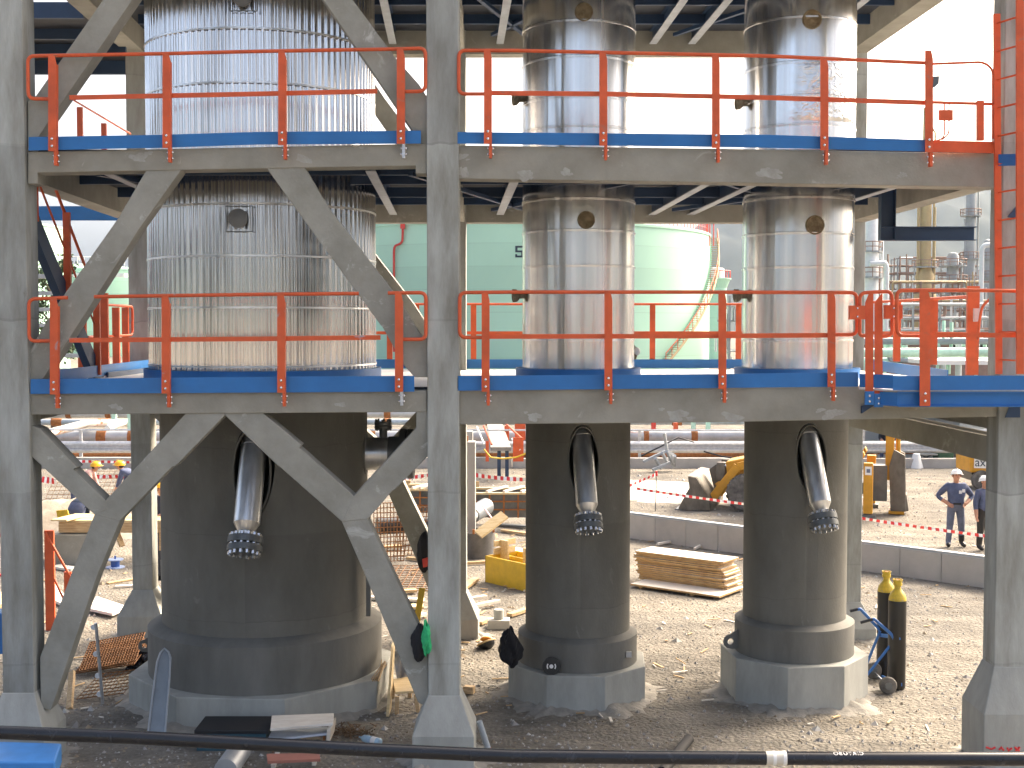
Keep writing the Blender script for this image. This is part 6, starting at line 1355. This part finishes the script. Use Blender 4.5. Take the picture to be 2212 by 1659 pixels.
    if helmet:
        Q = Matrix((rt, -fw, up)).transposed(); m = MB(); m.ball(H+up*.022*s, (.128*s,.150*s,.125*s), 20, half=True, rot=Q)
        m.lathe(H+up*.02*s, [(.12*s,0),(.155*s,-.006*s),(.155*s,.004*s),(.12*s,.012*s)], 24, caps=False, axis=up); m.ball(H+fw*.13*s+up*.022*s, (.09*s,.075*s,.009*s), 12, rot=Q); m.bar(H+up*.147*s-fw*.1*s, H+up*.147*s+fw*.1*s, .03*s, .012*s, up)
        put(m, 'helmet', helmet)
    return t, L_, RM
hips = dict(el=(-.40,.10,1.16), wl=(-.215,-.09,1.03), er=(.40,.10,1.16), wr=(.215,-.09,1.03), hd=(0,-.03,1.66), kl=(-.13,-.02,.49), al=(-.15,.02,.09), tl=(-.19,-.16,.04), kr=(.13,-.02,.49), ar=(.15,.02,.09), tr=(.19,-.16,.04))
pl_ = G(2063, 1181)
t_, L_, RM = person('person in blue work shirt and white helmet standing with hands on hips', pl_, R(-4), hips, HELW, NAVY, DENIM, .985)
m = MB()
for x, z in ((.055,1.27),(.125,1.30)): m.bb((x-.03,-.178,z-.035),(x+.03,-.158,z+.035))
m.v = [L_+RM @ v for v in m.v]; m.build('badges', WHITE, t_)
m = MB().lathe((0,-.005,1.0), [(.168,-.02),(.172,-.02),(.172,.02),(.168,.02)], 28, caps=False); m.v = [L_+RM @ Vector((v.x*.98, v.y*.84, v.z)) for v in m.v]; m.build('belt', BOOT, t_)
person('person in blue shirt and dark trousers half hidden by the right hand column', G(2124, 1188), R(25), dict(wl=(-.29,-.05,.88)), HELW, NAVY, BOOT, .93)
stoop = dict(bel=(0,-.14,1.06), che=(0,-.34,1.16), nk0=(0,-.47,1.22), nk=(0,-.51,1.26), chin=(0,-.56,1.26), hd=(0,-.57,1.35), ht=(0,-.56,1.43), sl=(-.19,-.42,1.20), sr=(.19,-.42,1.20), el=(-.24,-.50,.92), er=(.24,-.50,.92), wl=(-.16,-.62,.72), wr=(.16,-.62,.72))
def at_head(px, py, Y, z): p = W(px, py, Y); return Vector((p.x, Y, 0))
p = at_head(201, 1008, 33, 1.4); person('person in yellow helmet facing right, mostly hidden by the left brace', p+Vector((-.50,0,.0)), R(95), stoop, HELY, mat('red_white_top', (.5,.32,.3), .8, var=.3, scale=10), NAVY, .98, True, None)
p = at_head(262, 1008, 33.2, 1.4); person('person in yellow helmet and blue overalls facing left, bending over', p+Vector((.50,0,0)), R(-95), stoop, HELY, NAVY, NAVY, .98)
p = at_head(349, 1056, 27.2, 1.5); person('person in yellow helmet and dark clothes between rear column and big vessel', Vector((p.x, 27.2, 0)), R(-40), dict(wl=(-.10,-.25,1.0), wr=(.15,-.25,1.0), el=(-.25,-.05,1.12), er=(.25,-.05,1.12)), HELY, mat('dark_work_clothes', (.03,.035,.06), .85, var=.2, scale=9, bump=.3), NAVY, .90)
bend = dict(pel=(0,.0,.86), bel=(0,-.10,1.02), che=(0,-.36,1.02), nk0=(0,-.52,.93), nk=(0,-.56,.90), chin=(0,-.60,.86), hd=(0,-.66,.82), ht=(0,-.72,.78), sl=(-.2,-.46,.92), sr=(.2,-.46,.92), el=(-.24,-.48,.64), er=(.24,-.48,.64), wl=(-.16,-.56,.42), wr=(.16,-.56,.42), hl=(-.1,.02,.82), hr=(.1,.02,.82), kl=(-.13,-.12,.45), kr=(.13,-.12,.45))
p = G(163, 1155); person('person in dark blue jacket bent double behind the timber deck', Vector((XX(163,1100,27.8), 27.8, 0)), R(150), bend, HELY, mat('navy_jacket', (.02,.035,.07), .85, var=.2, scale=9, bump=.3), NAVY, 1.12, True)
sit = dict(pel=(0,.0,.48), bel=(0,-.03,.64), che=(0,-.06,.86), nk0=(0,-.08,1.0), nk=(0,-.1,1.06), chin=(0,-.13,1.11), hd=(0,-.13,1.19), ht=(0,-.11,1.27), sl=(-.19,-.07,.96), sr=(.19,-.07,.96), el=(-.25,-.12,.70), er=(.25,-.12,.70), wl=(-.14,-.36,.62), wr=(.14,-.36,.62), hl=(-.1,-.05,.47), hr=(.1,-.05,.47), kl=(-.15,-.46,.48), kr=(.15,-.46,.48), al=(-.16,-.44,.09), ar=(.16,-.44,.09), tl=(-.17,-.6,.04), tr=(.17,-.6,.04))
person('person in dark clothes sitting in the hut left of the loader boom', Vector((XX(1917,960,46.6), 46.6, .12)), R(-20), sit, None, mat('black_clothes', (.02,.022,.03), .85), NAVY, 1.08)
person('person in jeans sitting at the hut table right of the loader boom', Vector((XX(2012,960,47.3), 47.3, .12)), R(30), sit, None, mat('black_clothes', (.02,.022,.03), .85), DENIM, 1.05)
# benches under the sitters
for px, Y, lab in ((1917, 46.7, 'low bench under the sitter left of the loader boom'), (2012, 47.4, 'low bench under the sitter at the hut table')):
    x = XX(px, 980, Y); b_ = T('bench', lab, 'bench', (x, Y, .12)); MB().bb((x-.5, Y-.12, .50), (x+.5, Y+.25, .54)).build('seat', TIMB, b_); MB().bb((x-.45, Y-.1, .12), (x-.4, Y+.2, .5)).build('leg', TIMB, b_); MB().bb((x+.4, Y-.1, .12), (x+.45, Y+.2, .5)).build('leg', TIMB, b_)
hz_ = bpy.data.materials.new('haze'); hz_.use_nodes = True; nt = hz_.node_tree; nt.nodes.remove(nt.nodes['Principled BSDF'])
pv = nt.nodes.new('ShaderNodeVolumePrincipled'); pv.inputs['Color'].default_value = (.50,.70,1.0,1); pv.inputs['Density'].default_value = .00008
nt.links.new(pv.outputs[0], nt.nodes['Material Output'].inputs['Volume'])
MB().bb((-3200, -1600, -6.5), (3300, 4700, 420)).build('haze', hz_, None, kind='stuff')
# ================================================================== LIGHT, SKY, CAMERA
SUN_EL, SUN_AZ = R(40), R(48)              # azimuth measured from +Y towards +X: behind the vessels, to the right
w = bpy.data.worlds.new('World'); S.world = w; w.use_nodes = True; nt = w.node_tree; bg = nt.nodes['Background']
sky = nt.nodes.new('ShaderNodeTexSky'); sky.sky_type = 'NISHITA'; sky.sun_disc = False; sky.sun_elevation = SUN_EL; sky.sun_rotation = SUN_AZ
sky.air_density = .5; sky.dust_density = 9.5; sky.ozone_density = .3; sky.altitude = 0
tint = nt.nodes.new('ShaderNodeMix'); tint.data_type = 'RGBA'; tint.blend_type = 'MULTIPLY'; tint.inputs['Factor'].default_value = 1; tint.inputs['B'].default_value = (1, .965, .87, 1)
nt.links.new(sky.outputs[0], tint.inputs['A']); nt.links.new(tint.outputs['Result'], bg.inputs['Color']); bg.inputs['Strength'].default_value = .15
sl = bpy.data.lights.new('sun', 'SUN'); sl.energy = .5; sl.angle = R(16); sl.color = (1, .91, .78)
so = bpy.data.objects.new('sun', sl); COL.objects.link(so)
dirv = Vector((math.sin(SUN_AZ)*math.cos(SUN_EL), math.cos(SUN_AZ)*math.cos(SUN_EL), math.sin(SUN_EL)))
so.rotation_euler = dirv.to_track_quat('Z', 'Y').to_euler()
cd = bpy.data.cameras.new('camera'); cd.sensor_width = 36; cd.lens = 36*FPX/2212; cd.clip_end = 9000; cd.clip_start = .1
co_ = bpy.data.objects.new('camera', cd); COL.objects.link(co_); co_.location = (0, 0, EYE); co_.rotation_euler = (math.pi/2-PITCH, 0, 0); S.camera = co_
S.view_settings.view_transform = 'Standard'; S.view_settings.look = 'None'; S.view_settings.exposure = 2.2; S.view_settings.gamma = 1.0
S.cycles.max_bounces = 6; S.cycles.use_denoising = True
